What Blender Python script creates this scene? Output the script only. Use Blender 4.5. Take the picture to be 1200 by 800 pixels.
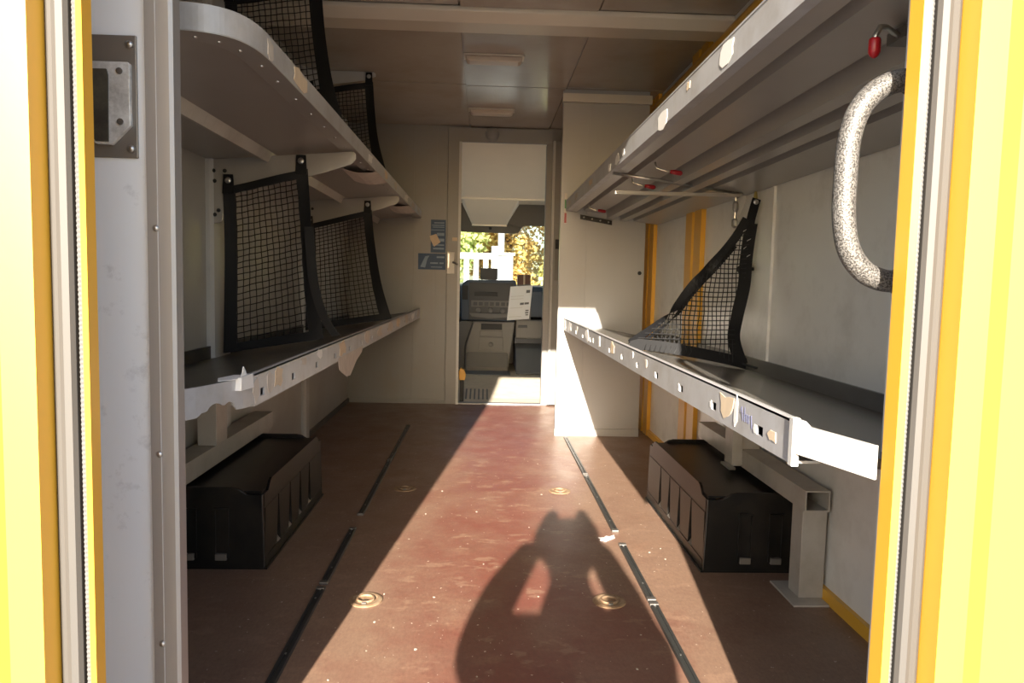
import bpy, bmesh, math, random
from mathutils import Vector, Matrix

for o in list(bpy.data.objects):
    bpy.data.objects.remove(o)
scene = bpy.context.scene
COL = scene.collection
random.seed(7)
PI = math.pi

# ------------------------------------------------------------------ camera
F_PX, PITCH, YAW, ROLL = 856.1, 0.07893, 0.03955, 0.02243
cam_d = bpy.data.cameras.new('camera')
cam_d.sensor_fit = 'HORIZONTAL'
cam_d.sensor_width = 36.0
cam_d.lens = F_PX / 1200.0 * 36.0
cam_d.clip_start = 0.02
cam_d.clip_end = 400
cam = bpy.data.objects.new('camera', cam_d)
COL.objects.link(cam)
fw = Vector((math.sin(YAW) * math.cos(PITCH), math.cos(YAW) * math.cos(PITCH), -math.sin(PITCH)))
rt = Vector((math.cos(YAW), -math.sin(YAW), 0))
up = rt.cross(fw)
r2 = rt * math.cos(ROLL) + up * math.sin(ROLL)
u2 = -rt * math.sin(ROLL) + up * math.cos(ROLL)
M = Matrix((r2, u2, -fw)).transposed().to_4x4()
M.translation = Vector((0, 0, 0.87))
cam.matrix_world = M
scene.camera = cam

# ------------------------------------------------------------------ sky, sun, exposure
SUN_DIR = Vector((0.115, 1.0, -0.337)).normalized()      # the way the light travels
world = bpy.data.worlds.new('world')
scene.world = world
world.use_nodes = True
wn = world.node_tree
wn.nodes.clear()
w_out = wn.nodes.new('ShaderNodeOutputWorld')
w_bg = wn.nodes.new('ShaderNodeBackground')
w_sky = wn.nodes.new('ShaderNodeTexSky')
w_sky.sky_type = 'NISHITA'
w_sky.sun_disc = False
w_sky.sun_elevation = math.asin(-SUN_DIR.z)
w_sky.sun_rotation = math.atan2(-SUN_DIR.x, -SUN_DIR.y)
w_sky.air_density = 1.0
w_sky.dust_density = 1.5
w_bg.inputs[1].default_value = 0.26
wn.links.new(w_sky.outputs[0], w_bg.inputs[0])
wn.links.new(w_bg.outputs[0], w_out.inputs[0])

sun_d = bpy.data.lights.new('sun', 'SUN')
sun_d.energy = 14.0
sun_d.angle = math.radians(0.53)
sun_d.color = (1.0, 0.90, 0.76)
sun = bpy.data.objects.new('sun', sun_d)
COL.objects.link(sun)
sun.rotation_euler = SUN_DIR.to_track_quat('-Z', 'Y').to_euler()
sun.location = (-3, -20, 9)

scene.view_settings.view_transform = 'Standard'
scene.view_settings.look = 'None'
scene.view_settings.gamma = 1.0
scene.view_settings.use_curve_mapping = False
scene.view_settings.exposure = 0.70

# ------------------------------------------------------------------ materials
MATS = {}


def mat(name, col, rough=0.5, metal=0.0, var=0.08, scale=6.0, bump=0.0, bscale=60.0, spec=0.5,
        col2=None, amount=0.0, dscale=3.0, coat=0.0, stretch=(1, 1, 1)):
    m = bpy.data.materials.new(name)
    m.use_nodes = True
    nt = m.node_tree
    b = nt.nodes['Principled BSDF']
    b.inputs['Roughness'].default_value = rough
    b.inputs['Metallic'].default_value = metal
    b.inputs['Specular IOR Level'].default_value = spec
    b.inputs['Coat Weight'].default_value = coat
    tc = nt.nodes.new('ShaderNodeTexCoord')
    mp = nt.nodes.new('ShaderNodeMapping')
    mp.inputs['Scale'].default_value = stretch
    nt.links.new(tc.outputs['Object'], mp.inputs[0])
    nz = nt.nodes.new('ShaderNodeTexNoise')
    nz.inputs['Scale'].default_value = scale
    nz.inputs['Detail'].default_value = 6
    nt.links.new(mp.outputs[0], nz.inputs['Vector'])
    mx = nt.nodes.new('ShaderNodeMix')
    mx.data_type = 'RGBA'
    mx.inputs[6].default_value = (*[c * (1 - var) for c in col], 1)
    mx.inputs[7].default_value = (*[min(1, c * (1 + var)) for c in col], 1)
    nt.links.new(nz.outputs[0], mx.inputs[0])
    last = mx.outputs[2]
    if col2 is not None:
        n2 = nt.nodes.new('ShaderNodeTexNoise')
        n2.inputs['Scale'].default_value = dscale
        n2.inputs['Detail'].default_value = 8
        n2.inputs['Roughness'].default_value = 0.65
        nt.links.new(mp.outputs[0], n2.inputs['Vector'])
        rp = nt.nodes.new('ShaderNodeValToRGB')
        rp.color_ramp.elements[0].position = 0.5 - amount * 0.25
        rp.color_ramp.elements[1].position = 0.85 - amount * 0.25
        nt.links.new(n2.outputs[0], rp.inputs[0])
        m2 = nt.nodes.new('ShaderNodeMix')
        m2.data_type = 'RGBA'
        m2.inputs[7].default_value = (*col2, 1)
        nt.links.new(rp.outputs[0], m2.inputs[0])
        nt.links.new(last, m2.inputs[6])
        last = m2.outputs[2]
    nt.links.new(last, b.inputs['Base Color'])
    if bump > 0:
        n3 = nt.nodes.new('ShaderNodeTexNoise')
        n3.inputs['Scale'].default_value = bscale
        n3.inputs['Detail'].default_value = 3
        nt.links.new(mp.outputs[0], n3.inputs['Vector'])
        bp = nt.nodes.new('ShaderNodeBump')
        bp.inputs['Strength'].default_value = bump
        bp.inputs['Distance'].default_value = 0.002
        nt.links.new(n3.outputs[0], bp.inputs['Height'])
        nt.links.new(bp.outputs[0], b.inputs['Normal'])
    MATS[name] = m
    return m


mat('yellow', (0.78, 0.42, 0.045), 0.38, var=0.05, bump=0.03)
mat('end_panel_white', (0.80, 0.82, 0.85), 0.42, var=0.03, col2=(0.34, 0.34, 0.36), amount=-0.35, dscale=24, bump=0.04)  # brightness and blue of the skylight are mixed into this white
mat('right_panel', (0.82, 0.80, 0.76), 0.28, var=0.04, col2=(0.60, 0.57, 0.52), amount=0.0, dscale=6, bump=0.04)  # brighter copy of the side wall paint, its stronger light put into the colour
mat('boxed_wall', (0.40, 0.39, 0.38), 0.36, var=0.04, col2=(0.40, 0.37, 0.34), amount=-0.1, dscale=8, bump=0.03)  # white paint lowered to grey, shade put into the colour
mat('white_panel', (0.55, 0.54, 0.52), 0.40, var=0.04, col2=(0.50, 0.48, 0.45), amount=0.0, dscale=14, bump=0.05)
mat('side_panel', (0.44, 0.42, 0.38), 0.34, var=0.05, col2=(0.38, 0.34, 0.30), amount=0.1, dscale=5, bump=0.05)  # dimmer side wall paint, the left wall's shade is part of the colour
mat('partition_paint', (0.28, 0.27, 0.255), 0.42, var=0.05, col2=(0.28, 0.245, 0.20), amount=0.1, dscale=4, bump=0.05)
mat('ceiling_panel', (0.47, 0.42, 0.36), 0.16, var=0.05, col2=(0.38, 0.32, 0.26), amount=0.2, dscale=3)
mat('ceiling_beam', (0.66, 0.60, 0.50), 0.35, var=0.05)
mat('shelf_metal', (0.47, 0.47, 0.46), 0.36, 0.25, var=0.08, scale=14, col2=(0.30, 0.28, 0.26), amount=0.15, dscale=8, bump=0.05, stretch=(1, 0.3, 1))
mat('shelf_lip', (0.46, 0.46, 0.47), 0.38, 0.1, var=0.08, scale=20, col2=(0.34, 0.32, 0.30), amount=0.2, dscale=11, bump=0.05)
mat('shelf_underside', (0.37, 0.35, 0.32), 0.30, 0.15, var=0.08, scale=10, bump=0.04)
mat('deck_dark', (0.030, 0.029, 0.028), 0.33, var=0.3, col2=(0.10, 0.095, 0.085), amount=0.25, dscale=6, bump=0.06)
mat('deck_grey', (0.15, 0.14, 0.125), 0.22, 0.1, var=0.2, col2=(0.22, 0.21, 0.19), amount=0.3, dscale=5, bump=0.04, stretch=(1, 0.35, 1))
mat('black_plastic', (0.007, 0.007, 0.007), 0.34, spec=0.5, var=0.25, col2=(0.035, 0.028, 0.022), amount=0.1, dscale=6, bump=0.15, bscale=180)
mat('black_rubber', (0.018, 0.018, 0.018), 0.6, var=0.2)
mat('net_cord', (0.012, 0.012, 0.013), 0.7, var=0.2)
mat('net_band', (0.008, 0.008, 0.009), 0.55, spec=0.25, var=0.3, bump=0.2, bscale=300)
mat('aluminium', (0.36, 0.35, 0.345), 0.5, 0.6, var=0.10, scale=30, bump=0.05, stretch=(1, 1, 0.05))
mat('steel', (0.50, 0.49, 0.47), 0.3, 0.9, var=0.1)
mat('dark_steel', (0.16, 0.15, 0.14), 0.45, 0.6, var=0.2)
mat('grey_profile', (0.066, 0.062, 0.058), 0.6, 0.0, var=0.08, scale=25, stretch=(1, 1, 0.08))
mat('seal_rubber', (0.12, 0.12, 0.12), 0.5, var=0.15)
mat('beam_paint', (0.50, 0.47, 0.42), 0.4, 0.1, var=0.08, col2=(0.36, 0.32, 0.27), amount=0.2, dscale=7)
mat('beam_top', (0.22, 0.18, 0.15), 0.5, 0.0, var=0.15)
mat('plate_brown', (0.20, 0.18, 0.16), 0.4, 0.35, var=0.1)
mat('galvanised', (0.72, 0.72, 0.71), 0.42, 0.2, var=0.2, scale=40, col2=(0.24, 0.23, 0.22), amount=0.45, dscale=30)
mat('grime', (0.035, 0.032, 0.026), 0.6, var=0.5, scale=30, col2=(0.10, 0.09, 0.06), amount=0.4, dscale=25)
mat('crumb', (0.45, 0.40, 0.34), 0.9, var=0.2)
mat('paper_white', (0.80, 0.79, 0.77), 0.8, var=0.05)
mat('paper_tan', (0.66, 0.53, 0.38), 0.85, var=0.15, scale=40)
mat('paper_dirty', (0.55, 0.50, 0.44), 0.85, var=0.2, scale=40)
mat('sticker_blue', (0.018, 0.055, 0.13), 0.5, var=0.3, scale=30)
mat('sticker_print', (0.22, 0.30, 0.40), 0.6, var=0.2, scale=30)
mat('ink_blue', (0.10, 0.11, 0.22), 0.6)
mat('red_cap', (0.30, 0.008, 0.014), 0.35, var=0.1)
mat('green_tag', (0.06, 0.22, 0.07), 0.5)
mat('lamp_cover', (0.60, 0.50, 0.40), 0.3, var=0.05)
mat('brass', (0.24, 0.15, 0.085), 0.65, 0.05, var=0.25, scale=60, col2=(0.36, 0.27, 0.18), amount=0.3, dscale=40)
mat('rope_yellow', (0.50, 0.40, 0.13), 0.7, var=0.2, scale=90)
mat('cab_headliner', (0.93, 0.83, 0.67), 0.6, var=0.04, bump=0.1, bscale=200)
mat('cab_visor', (0.13, 0.115, 0.095), 0.7, var=0.1, bump=0.1, bscale=200)
mat('cab_grey', (0.21, 0.195, 0.175), 0.55, var=0.06, bump=0.1, bscale=200)
mat('cab_grey_dark', (0.13, 0.125, 0.12), 0.55, var=0.06, bump=0.1, bscale=200)
mat('dash_black', (0.028, 0.029, 0.032), 0.5, var=0.15, bump=0.1, bscale=200)
mat('dash_blue', (0.035, 0.055, 0.085), 0.5, var=0.1, bump=0.1, bscale=200)
mat('cab_floor', (0.62, 0.55, 0.44), 0.6, var=0.10, scale=20, col2=(0.50, 0.44, 0.35), amount=0.25, dscale=9, bump=0.2, bscale=150)
mat('cab_mat', (0.17, 0.18, 0.19), 0.7, var=0.1)
mat('brown_box', (0.16, 0.07, 0.05), 0.6, var=0.15)
mat('white_fence', (0.30, 0.32, 0.34), 0.5, var=0.05)
mat('pale_wall', (0.45, 0.43, 0.20), 0.8, var=0.1)
mat('bark', (0.12, 0.085, 0.06), 0.9, var=0.3, scale=20, bump=0.5, bscale=30)
mat('asphalt', (0.23, 0.235, 0.25), 0.85, var=0.15, scale=40, bump=0.3, bscale=120)
mat('van_body', (0.72, 0.40, 0.012), 0.4)
mat('jacket', (0.05, 0.06, 0.09), 0.8, var=0.15, bump=0.2, bscale=200)
mat('trousers', (0.035, 0.045, 0.08), 0.85, var=0.15)
mat('skin', (0.55, 0.33, 0.24), 0.55, var=0.06)
mat('hair', (0.06, 0.04, 0.025), 0.7, var=0.3, scale=60)
mat('shoe', (0.03, 0.028, 0.026), 0.6)
mat('camera_black', (0.02, 0.02, 0.02), 0.5, bump=0.2, bscale=300)
mat('lens_glass', (0.02, 0.02, 0.04), 0.05)


def handle_material():
    m = mat('speckled_grey', (0.30, 0.28, 0.26), 0.42, 0.15, var=0.05, bump=0.55, bscale=420)
    nt = m.node_tree
    b = nt.nodes['Principled BSDF']
    v = nt.nodes.new('ShaderNodeTexNoise')
    v.inputs['Scale'].default_value = 480
    v.inputs['Detail'].default_value = 1
    tc = nt.nodes.new('ShaderNodeTexCoord')
    nt.links.new(tc.outputs['Object'], v.inputs['Vector'])
    r = nt.nodes.new('ShaderNodeValToRGB')
    r.color_ramp.elements[0].position = 0.42
    r.color_ramp.elements[0].color = (0.04, 0.037, 0.034, 1)
    r.color_ramp.elements[1].position = 0.58
    r.color_ramp.elements[1].color = (0.15, 0.143, 0.135, 1)
    nt.links.new(v.outputs[0], r.inputs[0])
    nt.links.new(r.outputs[0], b.inputs['Base Color'])


handle_material()


def floor_material():
    m = bpy.data.materials.new('floor_plywood')
    m.use_nodes = True
    nt = m.node_tree
    N = nt.nodes.new
    L = nt.links.new
    b = nt.nodes['Principled BSDF']
    tc = N('ShaderNodeTexCoord')

    def noise(scale, detail=6, rough=0.6, st=(1, 1, 1)):
        mp = N('ShaderNodeMapping')
        mp.inputs['Scale'].default_value = st
        L(tc.outputs['Object'], mp.inputs[0])
        n = N('ShaderNodeTexNoise')
        n.inputs['Scale'].default_value = scale
        n.inputs['Detail'].default_value = detail
        n.inputs['Roughness'].default_value = rough
        L(mp.outputs[0], n.inputs['Vector'])
        return n.outputs[0]

    def ramp(src, p0, p1, c0=(0, 0, 0, 1), c1=(1, 1, 1, 1)):
        r = N('ShaderNodeValToRGB')
        r.color_ramp.elements[0].position = p0
        r.color_ramp.elements[1].position = p1
        r.color_ramp.elements[0].color = c0
        r.color_ramp.elements[1].color = c1
        L(src, r.inputs[0])
        return r.outputs[0]

    def mix(f, a, c):
        x = N('ShaderNodeMix')
        x.data_type = 'RGBA'
        L(f, x.inputs[0])
        for s, i in ((a, 6), (c, 7)):
            if isinstance(s, tuple):
                x.inputs[i].default_value = s
            else:
                L(s, x.inputs[i])
        return x.outputs[2]
    base = mix(noise(2.2, 5), (0.165, 0.046, 0.036, 1), (0.225, 0.084, 0.058, 1))
    # dust trodden in along the sides of the aisle (X away from the middle of the aisle)
    sep = N('ShaderNodeSeparateXYZ')
    L(tc.outputs['Object'], sep.inputs[0])
    ax = N('ShaderNodeMath')
    ax.operation = 'ABSOLUTE'
    sh = N('ShaderNodeMath')
    sh.operation = 'ADD'
    sh.inputs[1].default_value = -0.10
    L(sep.outputs[0], sh.inputs[0])
    L(sh.outputs[0], ax.inputs[0])
    nn = N('ShaderNodeMath')
    nn.operation = 'MULTIPLY_ADD'
    L(noise(3.0, 8, 0.7), nn.inputs[0])
    nn.inputs[1].default_value = 0.9
    L(ax.outputs[0], nn.inputs[2])
    dust = ramp(nn.outputs[0], 0.50, 0.86)
    c = mix(dust, base, (0.265, 0.168, 0.116, 1))
    # pale scuffs, printed-on dust rings
    sc = ramp(noise(6, 9, 0.75, (1, 1.6, 1)), 0.53, 0.72, c1=(0.55, 0.55, 0.55, 1))
    c = mix(sc, c, (0.33, 0.20, 0.13, 1))
    fp = ramp(noise(13, 4, 0.5, (1, 1.9, 1)), 0.60, 0.66, c1=(0.55, 0.55, 0.55, 1))
    c = mix(fp, c, (0.34, 0.215, 0.145, 1))
    gr = ramp(noise(130, 6, 0.8, (1, 0.45, 1)), 0.38, 0.70, c1=(0.42, 0.42, 0.42, 1))
    c = mix(gr, c, (0.10, 0.05, 0.04, 1))
    sp = ramp(noise(75, 2, 0.5), 0.715, 0.74)
    c = mix(sp, c, (0.62, 0.52, 0.42, 1))
    dk = ramp(noise(5, 8, 0.8), 0.52, 0.80, c1=(0.6, 0.6, 0.6, 1))
    c = mix(dk, c, (0.12, 0.045, 0.035, 1))
    L(c, b.inputs['Base Color'])
    L(ramp(noise(7, 6), 0.2, 0.8, (0.30, 0.30, 0.30, 1), (0.55, 0.55, 0.55, 1)), b.inputs['Roughness'])
    bp = N('ShaderNodeBump')
    bp.inputs['Strength'].default_value = 0.12
    bp.inputs['Distance'].default_value = 0.002
    L(noise(160, 3), bp.inputs['Height'])
    L(bp.outputs[0], b.inputs['Normal'])
    MATS['floor'] = m


floor_material()


def glass_material():
    m = bpy.data.materials.new('window_glass')
    m.use_nodes = True
    nt = m.node_tree
    nt.nodes.clear()
    o = nt.nodes.new('ShaderNodeOutputMaterial')
    t = nt.nodes.new('ShaderNodeBsdfTransparent')
    t.inputs[0].default_value = (0.93, 0.96, 0.94, 1)
    g = nt.nodes.new('ShaderNodeBsdfGlossy')
    g.inputs['Roughness'].default_value = 0.02
    f = nt.nodes.new('ShaderNodeFresnel')
    f.inputs[0].default_value = 1.45
    mx = nt.nodes.new('ShaderNodeMixShader')
    nt.links.new(f.outputs[0], mx.inputs[0])
    nt.links.new(t.outputs[0], mx.inputs[1])
    nt.links.new(g.outputs[0], mx.inputs[2])
    nt.links.new(mx.outputs[0], o.inputs[0])
    MATS['glass'] = m


glass_material()


def leaf_material(name, stops):
    m = bpy.data.materials.new(name)
    m.use_nodes = True
    nt = m.node_tree
    b = nt.nodes['Principled BSDF']
    b.inputs['Roughness'].default_value = 0.6
    tc = nt.nodes.new('ShaderNodeTexCoord')
    n = nt.nodes.new('ShaderNodeTexNoise')
    n.inputs['Scale'].default_value = 1.6
    n.inputs['Detail'].default_value = 8
    n.inputs['Roughness'].default_value = 0.75
    nt.links.new(tc.outputs['Object'], n.inputs['Vector'])
    r = nt.nodes.new('ShaderNodeValToRGB')
    els = r.color_ramp.elements
    els[0].position, els[0].color = 0.34, (*stops[0], 1)
    els[1].position, els[1].color = 0.66, (*stops[-1], 1)
    for i, s in enumerate(stops[1:-1]):
        e = els.new(0.34 + 0.32 * (i + 1) / (len(stops) - 1))
        e.color = (*s, 1)
    nt.links.new(n.outputs[0], r.inputs[0])
    nt.links.new(r.outputs[0], b.inputs['Base Color'])
    tl = nt.nodes.new('ShaderNodeBsdfTranslucent')
    nt.links.new(r.outputs[0], tl.inputs['Color'])
    mx = nt.nodes.new('ShaderNodeMixShader')
    mx.inputs[0].default_value = 0.4
    nt.links.new(b.outputs[0], mx.inputs[1])
    nt.links.new(tl.outputs[0], mx.inputs[2])
    nt.links.new(mx.outputs[0], nt.nodes['Material Output'].inputs[0])
    MATS[name] = m


leaf_material('leaf_gold', [(0.50, 0.56, 0.20), (0.66, 0.62, 0.22), (0.70, 0.56, 0.19), (0.64, 0.42, 0.15)])
leaf_material('leaf_green', [(0.40, 0.54, 0.22), (0.54, 0.62, 0.26), (0.66, 0.62, 0.26)])
leaf_material('leaf_orange', [(0.58, 0.58, 0.24), (0.70, 0.52, 0.20), (0.64, 0.38, 0.16)])

# ------------------------------------------------------------------ mesh helpers


class MB:
    def __init__(s):
        s.v = []
        s.f = []

    def add(s, vs, fs):
        n = len(s.v)
        s.v += [tuple(p) for p in vs]
        s.f += [tuple(i + n for i in f) for f in fs]
        return s

    def box(s, x0, x1, y0, y1, z0, z1):
        vs = [(x, y, z) for x in (x0, x1) for y in (y0, y1) for z in (z0, z1)]
        return s.add(vs, [(0, 1, 3, 2), (4, 6, 7, 5), (0, 4, 5, 1), (2, 3, 7, 6), (0, 2, 6, 4), (1, 5, 7, 3)])

    def prism(s, poly, axis, a, b):
        def P(p, t):
            return {'x': (t, p[0], p[1]), 'y': (p[0], t, p[1]), 'z': (p[0], p[1], t)}[axis]
        n = len(poly)
        vs = [P(p, a) for p in poly] + [P(p, b) for p in poly]
        fs = [tuple(range(n)), tuple(range(2 * n - 1, n - 1, -1))]
        fs += [(i, n + i, n + (i + 1) % n, (i + 1) % n) for i in range(n)]
        return s.add(vs, fs)

    def tube(s, pts, r, n=10, cap=True, flat=1.0):
        pts = [Vector(p) for p in pts]
        rs = r if isinstance(r, (list, tuple)) else [r] * len(pts)
        t0 = (pts[1] - pts[0]).normalized()
        ref = Vector((0, 0, 1)) if abs(t0.z) < 0.9 else Vector((1, 0, 0))
        nrm = t0.cross(ref).normalized()
        rings = []
        for i, p in enumerate(pts):
            if i == 0:
                t = t0
            elif i == len(pts) - 1:
                t = (pts[i] - pts[i - 1]).normalized()
            else:
                t = ((pts[i] - pts[i - 1]).normalized() + (pts[i + 1] - pts[i]).normalized()).normalized()
            nrm = (nrm - t * nrm.dot(t)).normalized()
            bn = t.cross(nrm)
            rings.append([p + (nrm * math.cos(2 * PI * k / n) + bn * flat * math.sin(2 * PI * k / n)) * rs[i] for k in range(n)])
        vs = [q for ring in rings for q in ring]
        fs = []
        for i in range(len(pts) - 1):
            for k in range(n):
                fs.append((i * n + k, i * n + (k + 1) % n, (i + 1) * n + (k + 1) % n, (i + 1) * n + k))
        if cap:
            fs.append(tuple(range(n - 1, -1, -1)))
            fs.append(tuple(range((len(pts) - 1) * n, len(pts) * n)))
        return s.add(vs, fs)

    def lathe(s, prof, c, n=20, axis='z'):
        vs = []
        for r, h in prof:
            for k in range(n):
                a = 2 * PI * k / n
                x, y = r * math.cos(a), r * math.sin(a)
                q = {'z': (x, y, h), 'x': (h, x, y), 'y': (x, h, y)}[axis]
                vs.append((c[0] + q[0], c[1] + q[1], c[2] + q[2]))
        m = len(prof)
        fs = []
        for i in range(m - 1):
            for k in range(n):
                fs.append((i * n + k, i * n + (k + 1) % n, (i + 1) * n + (k + 1) % n, (i + 1) * n + k))
        fs.append(tuple(range(n - 1, -1, -1)))
        fs.append(tuple(range((m - 1) * n, m * n)))
        return s.add(vs, fs)

    def sheet(s, fn, nu, nv, off):
        """closed thin sheet from a surface function, thickened by the vector off"""
        off = Vector(off)
        g = [[Vector(fn(i / nu, j / nv)) for j in range(nv + 1)] for i in range(nu + 1)]
        vs = [p for row in g for p in row] + [p + off for row in g for p in row]
        W = nv + 1
        B = (nu + 1) * W
        fs = []
        for i in range(nu):
            for j in range(nv):
                a = i * W + j
                fs.append((a, a + 1, a + W + 1, a + W))
                fs.append((B + a, B + a + W, B + a + W + 1, B + a + 1))
        rim = [j for j in range(W)] + [i * W + nv for i in range(1, nu + 1)] + [nu * W + j for j in range(nv - 1, -1, -1)] + [i * W for i in range(nu - 1, 0, -1)]
        for k in range(len(rim)):
            a, b = rim[k], rim[(k + 1) % len(rim)]
            fs.append((a, B + a, B + b, b))
        return s.add(vs, fs)

    def mesh(s, name, origin=(0, 0, 0), smooth=False):
        me = bpy.data.meshes.new(name)
        ox, oy, oz = origin
        me.from_pydata([(x - ox, y - oy, z - oz) for x, y, z in s.v], [], s.f)
        bm = bmesh.new()
        bm.from_mesh(me)
        bmesh.ops.recalc_face_normals(bm, faces=bm.faces)
        bm.to_mesh(me)
        bm.free()
        if smooth:
            for p in me.polygons:
                p.use_smooth = True
        return me

    def build(s, name, m, parent=None, smooth=False, bevel=0.0, base=None):
        if parent is not None:
            r = parent
            while r.parent is not None:
                r = r.parent
            org = tuple(r.location)
        elif base is not None:
            org = base
        else:
            xs, ys, zs = zip(*s.v)
            org = ((min(xs) + max(xs)) / 2, (min(ys) + max(ys)) / 2, min(zs))
        me = s.mesh(name, org, smooth)
        o = bpy.data.objects.new(name, me)
        me.materials.append(MATS[m])
        COL.objects.link(o)
        if parent is not None:
            o.parent = parent
        else:
            o.location = org
        if bevel > 0:
            md = o.modifiers.new('bevel', 'BEVEL')
            md.width = bevel
            md.segments = 2
            md.limit_method = 'ANGLE'
            md.angle_limit = math.radians(40)
        if smooth:
            md = o.modifiers.new('ws', 'WEIGHTED_NORMAL') if False else None
        return o


def tag(o, label, cat, group=None):
    o['label'] = label
    o['category'] = cat
    if group:
        o['group'] = group
    return o


def thing(name, label, cat, loc, group=None):
    o = bpy.data.objects.new(name, None)
    o.empty_display_size = 0.05
    COL.objects.link(o)
    o.location = loc
    return tag(o, label, cat, group)


def struct(o, label=None):
    o['kind'] = 'structure'
    if label:
        o['label'] = label
    return o


def repeat(src, delta, parent=None):
    """a copy that shares its mesh, moved by delta"""
    c = src.copy()
    COL.objects.link(c)
    c.parent = parent if parent is not None else src.parent
    c.location = Vector(src.location) + Vector(delta)
    return c


def B(*a):
    return MB().box(*a)


def interp(curve, t):
    """polyline with equal parameter steps"""
    n = len(curve) - 1
    x = min(max(t, 0), 1) * n
    i = min(int(x), n - 1)
    return Vector(curve[i]).lerp(Vector(curve[i + 1]), x - i)


def smooth_curve(c, k=16):
    """Catmull-Rom resample"""
    c = [Vector(p) for p in c]
    if len(c) == 2:
        return c
    out = []
    n = len(c) - 1
    for s_ in range(k * n + 1):
        t = s_ / k
        i = min(int(t), n - 1)
        f = t - i
        p0, p1, p2, p3 = c[max(i - 1, 0)], c[i], c[i + 1], c[min(i + 2, n)]
        out.append(0.5 * ((2 * p1) + (p2 - p0) * f + (2 * p0 - 5 * p1 + 4 * p2 - p3) * f * f + (3 * p1 - p0 - 3 * p2 + p3) * f ** 3))
    return out



# ================================================================== SETTING
XL, XR, YP, ZC = -0.96, 0.985, 5.22, 1.96      # side walls, partition, ceiling

g = B(-60, 60, -40, 90, -0.85, -0.75).build('ground', 'asphalt')
struct(g, 'grey asphalt yard around the van')

fl = B(-1.02, 1.04, 0.85, YP, -0.04, 0.0).build('floor', 'floor')
struct(fl, 'worn red-brown plywood load floor')

# ---- ceiling: slab with separate lining panels
ce = B(-1.02, 1.04, 0.80, YP + 0.06, ZC + 0.012, ZC + 0.09).build('ceiling', 'ceiling_panel')
struct(ce, 'glossy pale ceiling lining of the load space')
for xa, xb in ((XL, -0.125), (-0.115, 0.43), (0.44, XR)):
    for ya, yb in ((0.95, 2.98), (3.0, 4.13), (4.14, YP)):
        B(xa, xb, ya, yb, ZC - (0.006 if xa == -0.115 else 0), ZC + 0.012).build('ceiling_panel', 'ceiling_panel', ce)
t1 = MB().prism([(2.985, ZC), (2.985, ZC - 0.02), (3.03, ZC - 0.05), (3.15, ZC - 0.05), (3.19, ZC - 0.03), (3.19, ZC)], 'x', XL, XR).build('trim_1', 'ceiling_beam', bevel=0.004)
struct(t1, 'pale folded cross beam under the ceiling')
t9 = MB().prism([(1.9, ZC), (1.9, ZC - 0.02), (1.94, ZC - 0.05), (2.06, ZC - 0.05), (2.10, ZC - 0.03), (2.10, ZC)], 'x', XL, XR).build('trim_9', 'ceiling_beam', bevel=0.004)
struct(t9, 'pale folded cross beam above the shelves near the doorway')

# ---- left wall with lining panels and posts
wl = B(-1.02, XL - 0.008, 0.85, YP, 0, ZC + 0.012).build('wall_left', 'side_panel')
struct(wl, 'left side wall of the load space')
for ya, yb in ((0.90, 1.70), (1.705, 2.57), (2.76, 3.88), (3.99, YP)):
    B(XL - 0.008, XL, ya, yb, 0.02, ZC).build('wall_panel', 'side_panel', wl)
for ya, yb in ((2.575, 2.755), (3.885, 3.985)):
    MB().prism([(XL - 0.008, ya), (XL + 0.012, ya), (XL + 0.022, ya + 0.012), (XL + 0.022, yb - 0.012), (XL + 0.012, yb), (XL - 0.008, yb)], 'z', 0.0, ZC).build('wall_post', 'white_panel', wl)
bl = B(XL, XL + 0.012, 0.95, YP, 0, 0.03).build('baseboard_left', 'dark_steel')
struct(bl, 'dark edging strip along the foot of the left wall')

# ---- right wall: panels, white board, yellow posts, yellow rail
wr = B(XR + 0.008, 1.04, 0.85, YP, 0, ZC + 0.012).build('wall_right', 'side_panel')
struct(wr, 'right side wall of the load space')
for ya, yb, m in ((0.90, 2.475, 'right_panel'), (2.485, 3.265, 'right_panel'), (3.525, 4.19, 'right_panel'), (4.435, YP, 'right_panel')):
    B(XR, XR + 0.008, ya, yb, 0.02, ZC).build('wall_panel', m, wr)
B(XR - 0.008, XR + 0.002, 2.478, 2.492, 0.02, ZC).build('wall_joint_strip', 'right_panel', wr)
for ya, yb in ((3.27, 3.52), (4.195, 4.43)):
    mid = (ya + yb) / 2
    MB().prism([(XR + 0.008, ya), (XR - 0.02, ya), (XR - 0.02, mid - 0.02), (XR - 0.008, mid - 0.012), (XR - 0.008, mid + 0.012), (XR - 0.02, mid + 0.02), (XR - 0.02, yb), (XR + 0.008, yb)], 'z', 0.0, ZC).build('yellow_post', 'yellow', wr)
tr2 = MB().prism([(XR, 1.80), (XR - 0.03, 1.80), (XR - 0.04, 1.82), (XR - 0.04, 1.89), (XR - 0.02, 1.92), (XR, 1.92)], 'y', 0.95, YP).build('trim_2', 'yellow')
struct(tr2, 'yellow rail along the top of the right wall')
br_ = B(XR - 0.014, XR, 0.95, YP, 0, 0.035).build('baseboard_right', 'yellow')
struct(br_, 'yellow edging strip along the foot of the right wall')

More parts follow.
